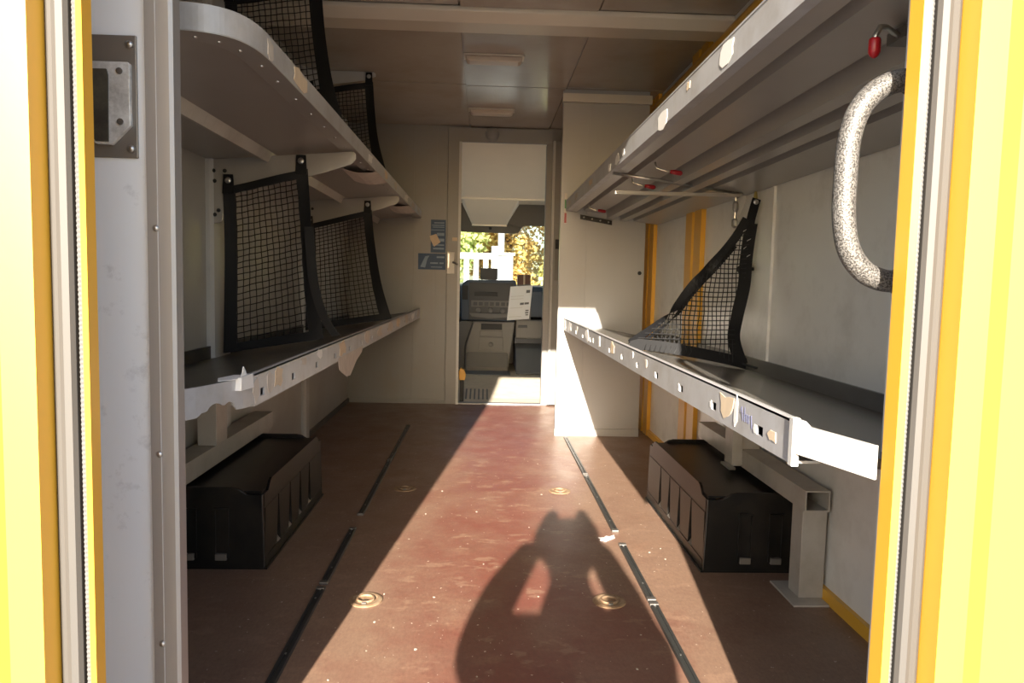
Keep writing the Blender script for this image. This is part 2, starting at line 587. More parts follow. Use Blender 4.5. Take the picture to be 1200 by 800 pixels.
# ---- partition to the cab
DX0, DX1, DZ = -0.175, 0.421, 1.848
wb = MB().box(-1.02, DX0 - 0.0, YP, YP + 0.05, -0.02, ZC + 0.012).box(DX1 + 0.04, 1.04, YP, YP + 0.05, -0.02, ZC + 0.012).box(DX0, DX1 + 0.04, YP, YP + 0.05, DZ + 0.02, ZC + 0.012).build('wall_back', 'partition_paint')
struct(wb, 'painted partition between load space and driver cab')
for xa, xb in ((XL, -0.505), (-0.50, -0.345), (-0.34, DX0 - 0.098)):
    B(xa, xb, YP - 0.006, YP, 0.03, ZC - 0.004).build('wall_panel', 'partition_paint', wb)
B(XL, DX0 - 0.09, YP - 0.012, YP, 0.0, 0.028).build('skirting', 'partition_paint', wb)
tr3 = MB().box(DX0 - 0.095, DX0, YP - 0.022, YP + 0.05, 0, DZ + 0.01).box(DX0 - 0.095, DX1 + 0.04, YP - 0.022, YP, DZ + 0.0, DZ + 0.10).box(DX1, DX1 + 0.045, YP - 0.022, YP + 0.05, 0, DZ).build('trim_3', 'partition_paint', bevel=0.004)
struct(tr3, 'painted frame around the doorway to the cab')
B(DX0 - 0.016, DX0 + 0.002, YP - 0.03, YP - 0.022, 0.0, DZ).build('edge_strip', 'white_panel', tr3)
B(DX0, DX1, YP - 0.012, YP + 0.05, -0.01, 0.008).build('threshold_strip', 'aluminium', tr3)
lamp = MB().lathe([(0.046, 0.0), (0.048, -0.01), (0.042, -0.02), (0.025, -0.026), (0.006, -0.028)], (0.036, YP - 0.022, DZ + 0.055), 20, 'y').build('doorway_lamp', 'partition_paint', smooth=True)
tag(lamp, 'small round lamp cover above the cab doorway', 'lamp')

# ---- wall box standing in the load space right of the cab doorway
BX0, BX1, BY = 0.424, 0.911, 4.165
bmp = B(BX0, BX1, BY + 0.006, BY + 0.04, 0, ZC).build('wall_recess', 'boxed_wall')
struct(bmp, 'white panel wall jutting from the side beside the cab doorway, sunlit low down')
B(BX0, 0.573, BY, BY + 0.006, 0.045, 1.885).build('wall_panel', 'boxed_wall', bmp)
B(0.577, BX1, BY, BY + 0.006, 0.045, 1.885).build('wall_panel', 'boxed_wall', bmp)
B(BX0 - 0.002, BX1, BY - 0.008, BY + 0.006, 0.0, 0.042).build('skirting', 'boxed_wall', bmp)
B(BX0 - 0.004, BX1 + 0.01, BY - 0.014, BY + 0.006, 1.888, 1.935).build('top_trim', 'ceiling_beam', bmp)
MB().lathe([(0.011, 0), (0.011, -0.006), (0.006, -0.008)], (0.885, BY, 0.946), 14, 'y').build('plug', 'black_rubber', bmp)
tg = B(0.444, 0.458, BY - 0.003, BY, 1.215, 1.385).build('seal_tag', 'paper_dirty', bmp)
B(0.445, 0.457, BY - 0.005, BY - 0.003, 1.30, 1.35).build('green_mark', 'green_tag', tg)
B(0.445, 0.457, BY - 0.005, BY - 0.003, 1.22, 1.275).build('red_mark', 'red_cap', tg)

# ---- sliding door to the cab, pushed open along the partition
dr = thing('door_1', 'pale sliding door pushed open along the cab partition', 'door', (0.70, YP - 0.04, 0))
del dr['category']
struct(dr)
B(0.476, 0.97, YP - 0.050, YP - 0.026, 0.012, DZ + 0.02).build('door_leaf', 'partition_paint', dr, bevel=0.003)
B(0.464, 0.480, YP - 0.054, YP - 0.022, 0.012, DZ + 0.02).build('edge_profile', 'white_panel', dr, bevel=0.003)
hd = B(0.492, 0.524, YP - 0.053, YP - 0.047, 0.90, 1.19).build('handle_recess', 'cab_grey', dr, bevel=0.003)
B(0.494, 0.522, YP - 0.068, YP - 0.052, 1.12, 1.185).build('latch', 'black_rubber', hd, bevel=0.003)

# ---- rear wall of the body with the doorway frame
RZ = 1.86
rw = MB().box(-1.05, -0.545, 0.812, 0.90, -0.3, 2.05).box(0.592, 1.07, 0.812, 0.90, -0.3, 2.05).box(-0.545, 0.592, 0.82, 0.90, RZ, 2.05).box(-0.545, 0.592, 0.82, 0.90, -0.3, -0.04).build('wall_rear', 'yellow')
struct(rw, 'yellow rear wall of the van around the doorway')
fL = MB().prism([(-0.457, 0.884), (-0.4545, 0.858), (-0.459, 0.854), (-0.459, 0.872), (-0.497, 0.872), (-0.497, 0.828), (-0.534, 0.826), (-0.545, 0.810), (-0.60, 0.808), (-0.60, 0.884)], 'z', -0.04, RZ + 0.02).build('trim_4', 'yellow')
struct(fL, 'stepped yellow jamb of the rear doorway beside the lock plate')
fR = MB().prism([(0.5025, 0.884), (0.5030, 0.856), (0.5105, 0.852), (0.5105, 0.872), (0.552, 0.872), (0.552, 0.826), (0.585, 0.824), (0.594, 0.808), (0.66, 0.806), (0.66, 0.884)], 'z', -0.04, RZ + 0.02).build('trim_5', 'yellow')
struct(fR, 'stepped yellow jamb of the rear doorway beside the grab handle')


def jamb_profile(parent, a, b, sg):
    """grey rounded profile and ribbed seal lying in the groove of a jamb, from x=a (inner) to x=b (outer)"""
    w = abs(b - a)
    y = 0.872
    prof = [(a + sg * 0.010, y), (a + sg * 0.010, y - 0.014), (a + sg * 0.013, y - 0.020), (a + sg * 0.020, y - 0.022), (a + sg * 0.026, y - 0.019), (a + sg * 0.0265, y - 0.017), (a + sg * (w - 0.006), y - 0.016), (b - sg * 0.001, y - 0.012), (b - sg * 0.001, y)]
    MB().prism(prof, 'z', -0.03, RZ).build('grey_profile', 'grey_profile', parent)
    MB().prism([(a + sg * 0.0005, y), (a + sg * 0.0005, y - 0.004), (a + sg * 0.0095, y - 0.004), (a + sg * 0.0095, y)], 'z', -0.03, RZ).build('groove_rubber', 'black_rubber', parent)
    cx = a + sg * 0.0038
    pts, rs = [], []
    z = -0.03
    k = 0
    while z < RZ - 0.01:
        pts.append((cx, y - 0.012, z))
        rs.append(0.0034 if k % 2 else 0.0027)
        z += 0.0028
        k += 1
    MB().tube(pts, rs, 6).build('ribbed_seal', 'seal_rubber', parent)


jamb_profile(fL, -0.459, -0.497, -1)
jamb_profile(fR, 0.5105, 0.552, 1)

# white end panels just inside the doorway
pL = B(-0.955, -0.483, 1.088, 1.11, 0.0, ZC).build('wall_end', 'end_panel_white', bevel=0.002)
struct(pL, 'scuffed white end panel beside the rear doorway')
tp = MB().prism([(-0.486, 1.088), (-0.486, 1.080), (-0.4525, 1.080), (-0.4475, 1.0835), (-0.4475, 1.108), (-0.486, 1.108)], 'z', 0, ZC).build('trim_6', 'aluminium')
struct(tp, 'brushed aluminium corner post beside the white end panel')
rv = MB().lathe([(0.005, 0), (0.0045, -0.002), (0.0025, -0.0035), (0.0008, -0.004)], (-0.4735, 1.080, 0.938), 12, 'y').build('rivet', 'steel', tp, smooth=True)
for dz in (0.33, -0.33, -0.62):
    repeat(rv, (0, 0, dz))
B(-0.4715, -0.4705, 1.0785, 1.080, 0.0, ZC).build('crease', 'shelf_lip', tp)
tj = B(0.555, 0.60, 0.884, 0.98, 0.0, ZC).build('trim_7', 'white_panel')
struct(tj, 'inner post behind the rear door jamb that carries the grab handle')

# ---- van shell outside
sh = MB().box(-1.05, -1.02, 0.85, 7.5, -0.3, 0.8).box(1.04, 1.07, 0.85, 7.5, -0.3, 0.8).box(-1.05, -1.02, 0.85, 5.42, 0.8, 2.05).box(1.04, 1.07, 0.85, 5.42, 0.8, 2.05).box(-1.05, 1.07, 0.85, 5.35, ZC + 0.09, ZC + 0.12).box(-1.05, 1.07, 0.85, 7.5, -0.3, -0.06).build('wall_shell', 'van_body')
struct(sh, 'yellow outer skin of the van body')

# ================================================================== SHELVES


def scrap(parent, x, y, z, wy, wz, m, seed, side, name='label_scrap'):
    """torn label stuck on a shelf lip that faces the aisle"""
    rnd = random.Random(seed)
    n = 10
    poly = []
    for k in range(n):
        a = 2 * PI * k / n
        ca, sa = math.cos(a), math.sin(a)
        q = max(abs(ca), abs(sa))
        j = rnd.uniform(0.55, 1.12)
        poly.append((y + ca / q * wy / 2 * j, z + sa / q * wz / 2 * j))
    x1 = x - side * 0.0011
    return MB().prism(poly, 'x', x, x1).build(name, m, parent)


def lip_with_holes(x, th, y0, y1, z0, z1, ys, hz, hs, hw=0.028):
    """a flat lip along Y with real square holes"""
    mb = MB()
    xa, xb = min(x, x + th), max(x, x + th)
    zb, zt = hz - hs / 2, hz + hs / 2
    mb.box(xa, xb, y0, y1, zt, z1)
    mb.box(xa, xb, y0, y1, z0, zb)
    cur = y0
    for y in ys:
        mb.box(xa, xb, cur, y - hw / 2, zb, zt)
        cur = y + hw / 2
    mb.box(xa, xb, cur, y1, zb, zt)
    return mb


def path_lip(path, th, z0, z1, side):
    """a lip following a plan path, thickness to the wall side"""
    mb = MB()
    out = [Vector((p[0], p[1])) for p in path]
    inn = []
    for i, p in enumerate(out):
        a = out[max(0, i - 1)]
        b = out[min(len(out) - 1, i + 1)]
        d = (b - a).normalized()
        nr = Vector((-d.y, d.x))
        if nr.x * side < 0:
            nr = -nr
        inn.append(p + nr * th)
    mb.prism([tuple(p) for p in out] + [tuple(p) for p in reversed(inn)], 'z', z0, z1)
    return mb


def deck(path, xw, zf, zw, th):
    """sloping deck from the front path to the wall line"""
    n = len(path)
    vs, fs = [], []
    for x, y in path:
        t = abs(x - path[0][0]) / abs(xw - path[0][0])
        z = zf + (zw - zf) * t
        vs += [(x, y, z), (xw, y, zw), (x, y, z - th), (xw, y, zw - th)]
    for i in range(n - 1):
        a, b = 4 * i, 4 * i + 4
        fs += [(a, a + 1, b + 1, b), (a + 2, b + 2, b + 3, a + 3), (a, b, b + 2, a + 2), (a + 1, a + 3, b + 3, b + 1)]
    fs += [(0, 2, 3, 1), (4 * n - 4, 4 * n - 3, 4 * n - 1, 4 * n - 2)]
    return MB().add(vs, fs)


# ---- lower right shelf
XRF = 0.457
s = thing('cargo_shelf', 'lower steel parcel shelf along the wall with yellow posts', 'shelf', (0.72, 2.6, 0.62), 'steel parcel shelves')
LR = s
pth = [(XRF + 0.012, 4.155), (XRF + 0.012, 1.05), (0.505, 0.905)]
deck(pth, XR - 0.004, 0.664, 0.575, 0.014).build('deck', 'deck_grey', s)
B(XR - 0.012, XR - 0.002, 1.12, 4.155, 0.56, 0.622).build('back_upstand', 'deck_grey', s)
holes = [1.17 + 0.24 * k for k in range(13) if 1.17 + 0.24 * k < 4.1]
lp = lip_with_holes(XRF, 0.004, 1.048, 4.158, 0.618, 0.680, holes, 0.638, 0.016).build('front_lip', 'shelf_lip', s)
MB().prism([(XRF, 0.680), (XRF, 0.676), (XRF + 0.02, 0.672), (XRF + 0.03, 0.664), (XRF + 0.034, 0.664), (XRF + 0.022, 0.677), (XRF + 0.004, 0.682)], 'y', 1.048, 4.158).build('top_fold', 'shelf_lip', lp)
B(XRF, XRF + 0.045, 1.048, 4.158, 0.614, 0.618).build('bottom_fold', 'shelf_lip', lp)
B(XRF + 0.016, XRF + 0.020, 1.06, 4.15, 0.6185, 0.652).build('dark_backing', 'black_rubber', s)  # black stands in for the shade inside the lip holes
B(XRF - 0.003, XRF + 0.008, 1.036, 1.050, 0.612, 0.684).build('end_joint', 'white_panel', s, bevel=0.001)
path_lip([(XRF, 1.038), (0.476, 0.975), (0.499, 0.893)], 0.004, 0.632, 0.676, 1).build('end_lip', 'white_panel', s)  # paler than the front lip, full sun put into the colour
for i, (y, z, wy, wz, m) in enumerate([(1.335, 0.652, 0.075, 0.05, 'paper_tan'), (1.285, 0.65, 0.018, 0.058, 'paper_white'), (1.12, 0.641, 0.035, 0.022, 'paper_tan'),
                                      (2.02, 0.655, 0.03, 0.03, 'paper_dirty'), (2.55, 0.648, 0.09, 0.052, 'paper_tan'), (2.85, 0.65, 0.06, 0.06, 'paper_white'),
                                      (3.2, 0.65, 0.12, 0.055, 'paper_white'), (3.55, 0.655, 0.06, 0.04, 'paper_dirty'), (3.85, 0.65, 0.14, 0.05, 'paper_white'), (4.08, 0.65, 0.08, 0.05, 'paper_white'),
                                      (2.2, 0.662, 0.012, 0.022, 'paper_white'), (3.02, 0.642, 0.03, 0.02, 'paper_white')]):
    scrap(s, XRF, y, z, wy, wz, m, 40 + i, 1)
for i, y in enumerate(holes):
    scrap(s, XRF, y + 0.019, 0.638, 0.014, 0.017, 'paper_white', 70 + i, 1, 'tape_bit')
ink = MB()
for st in ([(1.262, .655), (1.255, .664), (1.247, .640)], [(1.266, .652), (1.245, .653)], [(1.240, .665), (1.238, .640)], [(1.238, .650), (1.230, .655), (1.227, .640)], [(1.220, .655), (1.219, .640)], [(1.219, .650), (1.208, .656), (1.204, .634)]):
    ink.tube([(XRF - 0.0006, y, z) for y, z in st], 0.00035, 5)
ink.build('handwriting', 'ink_blue', s)

# ---- upper right shelf with ribbed underside
s = thing('cargo_shelf', 'upper folding parcel shelf with ribbed underside and red-capped latches', 'shelf', (0.72, 2.6, 1.20), 'steel parcel shelves')
UR = s


def zu(x):
    return 1.292 - (x - XRF) / (XR - XRF) * 0.072


prof = [(.457, 0), (.512, -.004), (.522, .036), (.548, .036), (.556, .012), (.650, .012), (.662, .034), (.682, .034), (.687, -.010), (.722, -.010), (.728, .026), (.757, .026), (.762, -.010), (.796, -.010), (.801, .034), (.834, .034), (.840, -.002), (.980, 0)]
poly = [(x, zu(x) + d) for x, d in prof] + [(.980, zu(.98) + .05), (.60, zu(.6) + 0.052), (.457, zu(.457) + .046)]
MB().prism(poly, 'y', 0.945, 4.155).build('deck', 'shelf_underside', s)
lp = B(XRF - 0.004, XRF, 0.945, 4.155, 1.288, 1.342).build('front_lip', 'shelf_lip', s)
MB().box(XRF - 0.005, XRF + 0.012, 0.945, 4.155, 1.342, 1.346).build('top_fold', 'shelf_lip', lp)
B(XRF - 0.004, XRF + 0.02, 0.945, 4.155, 1.2855, 1.288).build('bottom_fold', 'shelf_lip', lp)
for i, (y, z, wy, wz, m) in enumerate([(1.42, 1.318, 0.10, 0.045, 'paper_white'), (1.68, 1.325, 0.03, 0.02, 'paper_tan'), (1.92, 1.30, 0.10, 0.05, 'paper_white'), (2.45, 1.312, 0.05, 0.035, 'paper_white'), (2.56, 1.312, 0.08, 0.04, 'paper_white'), (2.72, 1.30, 0.06, 0.035, 'paper_white'), (3.2, 1.315, 0.10, 0.03, 'paper_tan'), (3.7, 1.315, 0.12, 0.03, 'paper_dirty'), (4.0, 1.315, 0.1, 0.03, 'paper_dirty')]):
    scrap(s, XRF - 0.004, y, z, wy, wz, m, 90 + i, 1)
rod = MB().tube([(0.462, 2.69, 1.280), (0.62, 2.70, 1.262), (0.955, 2.72, 1.222)], 0.006, 10).build('locking_rod', 'steel', s, smooth=True)
B(0.475, 0.94, 2.705, 2.73, 1.208, 1.220).build('rod_channel', 'shelf_underside', s)
for k, (x, y) in enumerate(((0.60, 2.42), (0.595, 2.78), (0.57, 3.76))):
    z = zu(x) + 0.008
    h = MB().tube([(x - 0.045, y + 0.01, z), (x - 0.04, y + 0.01, z - 0.02), (x - 0.01, y, z - 0.03), (x + 0.01, y, z - 0.032)], 0.0035, 8).build('latch', 'steel', s, smooth=True)
    MB().tube([(x + 0.004, y, z - 0.0315), (x + 0.02, y, z - 0.0335), (x + 0.04, y, z - 0.036), (x + 0.045, y, z - 0.0365)], [0.006, 0.008, 0.008, 0.004], 10).build('red_cap', 'red_cap', h, smooth=True)
# the near bent hook
hk = MB().tube([(0.640, 1.135, zu(0.64) + 0.01), (0.634, 1.135, 1.262), (0.615, 1.12, 1.262), (0.582, 1.085, 1.258), (0.566, 1.07, 1.252), (0.5595, 1.07, 1.240), (0.559, 1.07, 1.225)], 0.0045, 10).build('hook_latch', 'steel', s, smooth=True)
MB().tube([(0.559, 1.07, 1.236), (0.559, 1.07, 1.233), (0.559, 1.07, 1.216), (0.559, 1.07, 1.211), (0.559, 1.07, 1.208)], [0.0075, 0.0085, 0.0085, 0.006, 0.002], 12).build('red_cap', 'red_cap', hk, smooth=True)
cl = B(0.625, 0.655, 1.11, 1.16, 1.255, zu(0.64) + 0.006).build('hook_clip', 'dark_steel', s)
# carrier angle on the boxed wall, hanging turnbuckle at the side wall
bk = thing('shelf_bracket', 'black punched angle on the boxed wall under the upper shelf', 'bracket', (0.625, BY - 0.01, 1.22))
MB().prism([(0.535, 1.268), (0.716, 1.238), (0.716, 1.213), (0.535, 1.243)], 'y', BY - 0.012, BY).build('plate', 'black_plastic', bk)
for k in range(4):
    x = 0.555 + 0.047 * k
    z = 1.2525 - 0.0078 * k
    MB().lathe([(0.005, 0), (0.005, -0.003), (0.002, -0.005)], (x, BY - 0.012, z), 10, 'y').build('bolt', 'steel', bk)
tb = thing('turnbuckle', 'small steel turnbuckle hanging below the locking rod', 'turnbuckle', (0.93, 2.73, 1.09))
MB().tube([(0.93, 2.72, 1.215), (0.93, 2.725, 1.10)], 0.003, 8).build('eye_rod', 'steel', tb)
MB().lathe([(0.006, 0), (0.011, 0.01), (0.011, 0.03), (0.006, 0.04)], (0.93, 2.722, 1.155), 10).build('nut', 'steel', tb)
MB().lathe([(0.004, 0), (0.012, 0.008), (0.012, 0.03), (0.004, 0.036)], (0.93, 2.722, 1.095), 10).build('buckle_body', 'steel', tb)
pb = MB().prism([(0.90, 1.23), (0.98, 1.23), (0.98, 1.20), (0.955, 1.13), (0.945, 1.13), (0.945, 1.20)], 'y', 2.752, 2.765).build('hanger_plate', 'white_panel')
tag(pb, 'white hanger plate on the side wall at the end of the rod', 'bracket')
lo = MB().tube([(0.962 + 0.010 * math.sin(a), 2.607 + 0.018 * math.sin(a) , 1.172 + 0.042 * math.cos(a)) for a in [2 * PI * k / 20 for k in range(21)]], 0.0045, 8).build('rope_loop', 'rope_yellow', smooth=True)
tag(lo, 'dull yellow rope loop hanging on the white wall board', 'rope')

# ---- lower left shelf
XLF = -0.452
s = thing('cargo_shelf', 'lower parcel shelf with black deck carrying the net pair', 'shelf', (-0.71, 3.2, 0.60), 'steel parcel shelves')
LL = s
endp = [(XLF, 1.455), (-0.456, 1.40), (-0.470, 1.33), (-0.492, 1.265), (-0.522, 1.205), (-0.565, 1.15), (-0.62, 1.125)]
pth = [(XLF - 0.012, 5.205), (XLF - 0.012, 1.455)] + [(x - 0.006, y) for x, y in endp[1:]]
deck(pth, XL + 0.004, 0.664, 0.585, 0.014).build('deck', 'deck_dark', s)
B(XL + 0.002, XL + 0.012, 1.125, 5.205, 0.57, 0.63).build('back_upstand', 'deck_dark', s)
holes = [1.51 + 0.245 * k for k in range(15) if 1.51 + 0.245 * k < 5.1]
lp = lip_with_holes(XLF, -0.004, 1.455, 5.21, 0.619, 0.680, holes, 0.638, 0.016).build('front_lip', 'shelf_lip', s)
MB().prism([(XLF, 0.680), (XLF, 0.676), (XLF - 0.02, 0.672), (XLF - 0.03, 0.664), (XLF - 0.034, 0.664), (XLF - 0.022, 0.677), (XLF - 0.004, 0.682)], 'y', 1.455, 5.21).build('top_fold', 'shelf_lip', lp)
B(XLF - 0.045, XLF, 1.455, 5.21, 0.615, 0.619).build('bottom_fold', 'shelf_lip', lp)
B(XLF - 0.020, XLF - 0.016, 1.46, 5.2, 0.6195, 0.652).build('dark_backing', 'black_rubber', s)  # black strip so these holes look dark inside as well
# end piece: upper band follows the curve, lower band is cut in scallops


def scallop_lip():
    mb = MB()
    # resample the plan curve
    pts = []
    for i in range(len(endp) - 1):
        a, b = Vector(endp[i]), Vector(endp[i + 1])
        for k in range(10):
            pts.append(a.lerp(b, k / 10))
    pts.append(Vector(endp[-1]))
    L = [0]
    for i in range(1, len(pts)):
        L.append(L[-1] + (pts[i] - pts[i - 1]).length)

    def bottom(d):
        z = 0.619 + 0.012 * min(1, max(0, (d - 0.03) / 0.10)) * 0.6
        for c, r in ((0.105, 0.022), (0.145, 0.026), (0.178, 0.012)):
            if abs(d - c) < r:
                z = max(z, 0.624 + 0.8 * math.sqrt(r * r - (d - c) ** 2))
        return z
    vs, fs = [], []
    for i, p in enumerate(pts):
        a = pts[max(0, i - 1)]
        b = pts[min(len(pts) - 1, i + 1)]
        d = (b - a).normalized()
        nr = Vector((-d.y, d.x))
        if nr.x > 0:
            nr = -nr
        q = p + nr * 0.004
        zb = bottom(L[i])
        vs += [(p.x, p.y, zb), (p.x, p.y, 0.680), (q.x, q.y, 0.680), (q.x, q.y, zb)]
    for i in range(len(pts) - 1):
        a, b = 4 * i, 4 * i + 4
        for j in range(4):
            fs.append((a + j, a + (j + 1) % 4, b + (j + 1) % 4, b + j))
    fs += [(0, 1, 2, 3), tuple(4 * len(pts) - 4 + k for k in (3, 2, 1, 0))]
    return mb.add(vs, fs)


scallop_lip().build('end_lip', 'shelf_lip', s)
for i, (y, z, wy, wz, m) in enumerate([(1.468, 0.645, 0.045, 0.05, 'paper_dirty'), (1.63, 0.653, 0.07, 0.045, 'paper_tan'), (1.565, 0.650, 0.05, 0.045, 'paper_dirty'), (1.86, 0.664, 0.07, 0.024, 'paper_dirty'), (2.03, 0.665, 0.06, 0.028, 'paper_white'), (2.36, 0.65, 0.11, 0.055, 'paper_tan'), (2.86, 0.65, 0.14, 0.06, 'paper_dirty'), (3.2, 0.65, 0.15, 0.05, 'paper_dirty'), (3.55, 0.65, 0.2, 0.055, 'paper_dirty'), (3.9, 0.65, 0.15, 0.05, 'paper_tan'), (4.3, 0.65, 0.2, 0.05, 'paper_dirty'), (4.7, 0.65, 0.2, 0.05, 'paper_white'), (5.05, 0.65, 0.15, 0.05, 'paper_dirty')]):
    scrap(s, XLF, y, z, wy, wz, m, 120 + i, -1)
pw = MB()
pw.prism([(1.372, 0.659), (1.376, 0.683), (1.44, 0.683), (1.448, 0.655), (1.41, 0.657)], 'x', -0.466, XLF + 0.002)
pw.prism([(1.395, 0.682), (1.43, 0.682), (1.422, 0.692), (1.412, 0.700), (1.408, 0.690)], 'x', -0.460, -0.458)
pw.prism([(-0.456, 1.36), (-0.456, 1.43), (-0.480, 1.42), (-0.492, 1.37), (-0.478, 1.33)], 'z', 0.6815, 0.6825)
pw.build('torn_label', 'paper_white', s)
hp = MB().prism([(2.29, 0.625), (2.76, 0.625), (2.73, 0.604), (2.62, 0.585), (2.50, 0.546), (2.43, 0.550), (2.31, 0.586)], 'x', XLF - 0.0005, XLF + 0.0008).build('hanging_label', 'paper_dirty', s)

# ---- upper left shelf
s = thing('cargo_shelf', 'upper parcel shelf with rounded end and riveted flat underside', 'shelf', (-0.71, 3.2, 1.22), 'steel parcel shelves')
UL = s
XUF = -0.450
endu = [(XUF, 1.56), (-0.453, 1.51), (-0.462, 1.465), (-0.478, 1.43), (-0.505, 1.405), (-0.54, 1.392), (-0.59, 1.388), (-0.75, 1.388), (-0.955, 1.388)]
endu = [(p.x, p.y) for p in smooth_curve([(x, y, 0) for x, y in endu[:7]], 4)] + endu[7:]
pth = [(XUF - 0.006, 5.20)] + [(x - 0.004 if x > -0.50 else x, y + (0.004 if x <= -0.50 else 0)) for i, (x, y) in enumerate(endu)]
deck(pth, XL + 0.002, 1.348, 1.285, 0.012).build('deck', 'shelf_underside', s)
path_lip([(XUF, 5.205)] + endu, 0.004, 1.318, 1.366, -1).build('front_lip', 'shelf_lip', s)
mb = MB()
vs, fs = [], []
po = [(XUF, 5.2)] + endu[:-2]
pi = [(XUF - 0.055, 5.2), (XUF - 0.055, 1.58), (-0.507, 1.535), (-0.515, 1.50), (-0.525, 1.475), (-0.545, 1.455), (-0.565, 1.446), (-0.60, 1.442)]
mb.prism(po + list(reversed(pi)), 'z', 1.3155, 1.318)
fo = mb.build('bottom_flange', 'shelf_underside', s)
rv = MB().lathe([(0.0045, 0), (0.004, -0.002), (0.001, -0.0035)], (-0.478, 1.60, 1.3155), 8).build('rivet', 'steel', s)
for y in [1.72 + 0.16 * k for k in range(21)]:
    repeat(rv, (0, y - 1.60, 0))
for dx, dy in ((-0.012, -0.10), (-0.035, -0.15), (-0.07, -0.175), (-0.10, -0.18)):
    repeat(rv, (dx, dy, 0))
MB().prism([(-0.735, 1.300), (-0.752, 1.268), (-0.758, 1.268), (-0.745, 1.294), (-0.80, 1.288), (-0.80, 1.296)], 'y', 1.42, 5.19).build('stiffener_angle', 'beam_paint', s)
for i, (y, z, wy, wz, m) in enumerate([(1.57, 1.34, 0.05, 0.045, 'paper_dirty'), (1.82, 1.345, 0.14, 0.045, 'paper_tan'), (2.9, 1.34, 0.1, 0.04, 'paper_white'), (3.35, 1.34, 0.1, 0.045, 'paper_tan'), (3.7, 1.34, 0.12, 0.04, 'paper_dirty'), (4.2, 1.34, 0.2, 0.04, 'paper_white'), (4.6, 1.34, 0.2, 0.04, 'paper_dirty'), (5.0, 1.34, 0.2, 0.04, 'paper_dirty')]):
    scrap(s, XUF, y, z, wy, wz, m, 160 + i, -1)
for y0, w in ((3.05, 0.32), (4.35, 0.4)):
    MB().sheet(lambda u, v: (XUF + 0.002 - 0.13 * v, y0 + w * u - 0.08 * v, 1.314 - 0.012 * math.sin(PI * v) - 0.01 * u * v), 5, 5, (0, 0, -0.0008)).build('peeling_tape', 'paper_dirty', s)

# plate brackets between wall posts and shelf
for (y, lab) in ((2.590, 'white plate bracket carrying the near net under the upper shelf'), (3.878, 'white plate bracket carrying the far net under the upper shelf')):
    bk = thing('shelf_bracket', lab, 'bracket', (-0.72, y, 1.1), 'white plate brackets')
    pl = MB().prism([(-0.956, 1.273), (-0.462, 1.314), (-0.453, 1.306), (-0.453, 1.286), (-0.468, 1.270), (-0.56, 1.238), (-0.80, 1.175), (-0.895, 1.15), (-0.912, 1.06), (-0.956, 1.05)], 'y', y, y + 0.006).build('plate', 'shelf_underside', bk, bevel=0.002)
    MB().box(-0.938, -0.47, y, y + 0.03, 1.283, 1.286).build('flange', 'white_panel', bk) if False else None
    for (x, z) in ((-0.938, 1.235), (-0.90, 1.235), (-0.935, 1.20), (-0.935, 1.085), (-0.922, 1.10)):
        MB().lathe([(0.007, 0), (0.007, -0.003), (0.003, -0.006)], (x, y, z), 8, 'y').build('bolt', 'black_rubber', bk)
cb = thing('shelf_bracket', 'pale ceiling plate holding the far upper net', 'bracket', (-0.77, 3.93, 1.86))
MB().prism([(-0.938, 1.958), (-0.60, 1.958), (-0.59, 1.95), (-0.59, 1.935), (-0.64, 1.915), (-0.938, 1.87)], 'y', 3.95, 3.956).build('plate', 'white_panel', cb)
cb = thing('shelf_bracket', 'pale ceiling plate holding the near upper net', 'bracket', (-0.77, 2.72, 1.86))
MB().prism([(-0.938, 1.958), (-0.60, 1.958), (-0.59, 1.95), (-0.59, 1.935), (-0.64, 1.915), (-0.938, 1.87)], 'y', 2.72, 2.726).build('plate', 'white_panel', cb)

# ================================================================== NETS


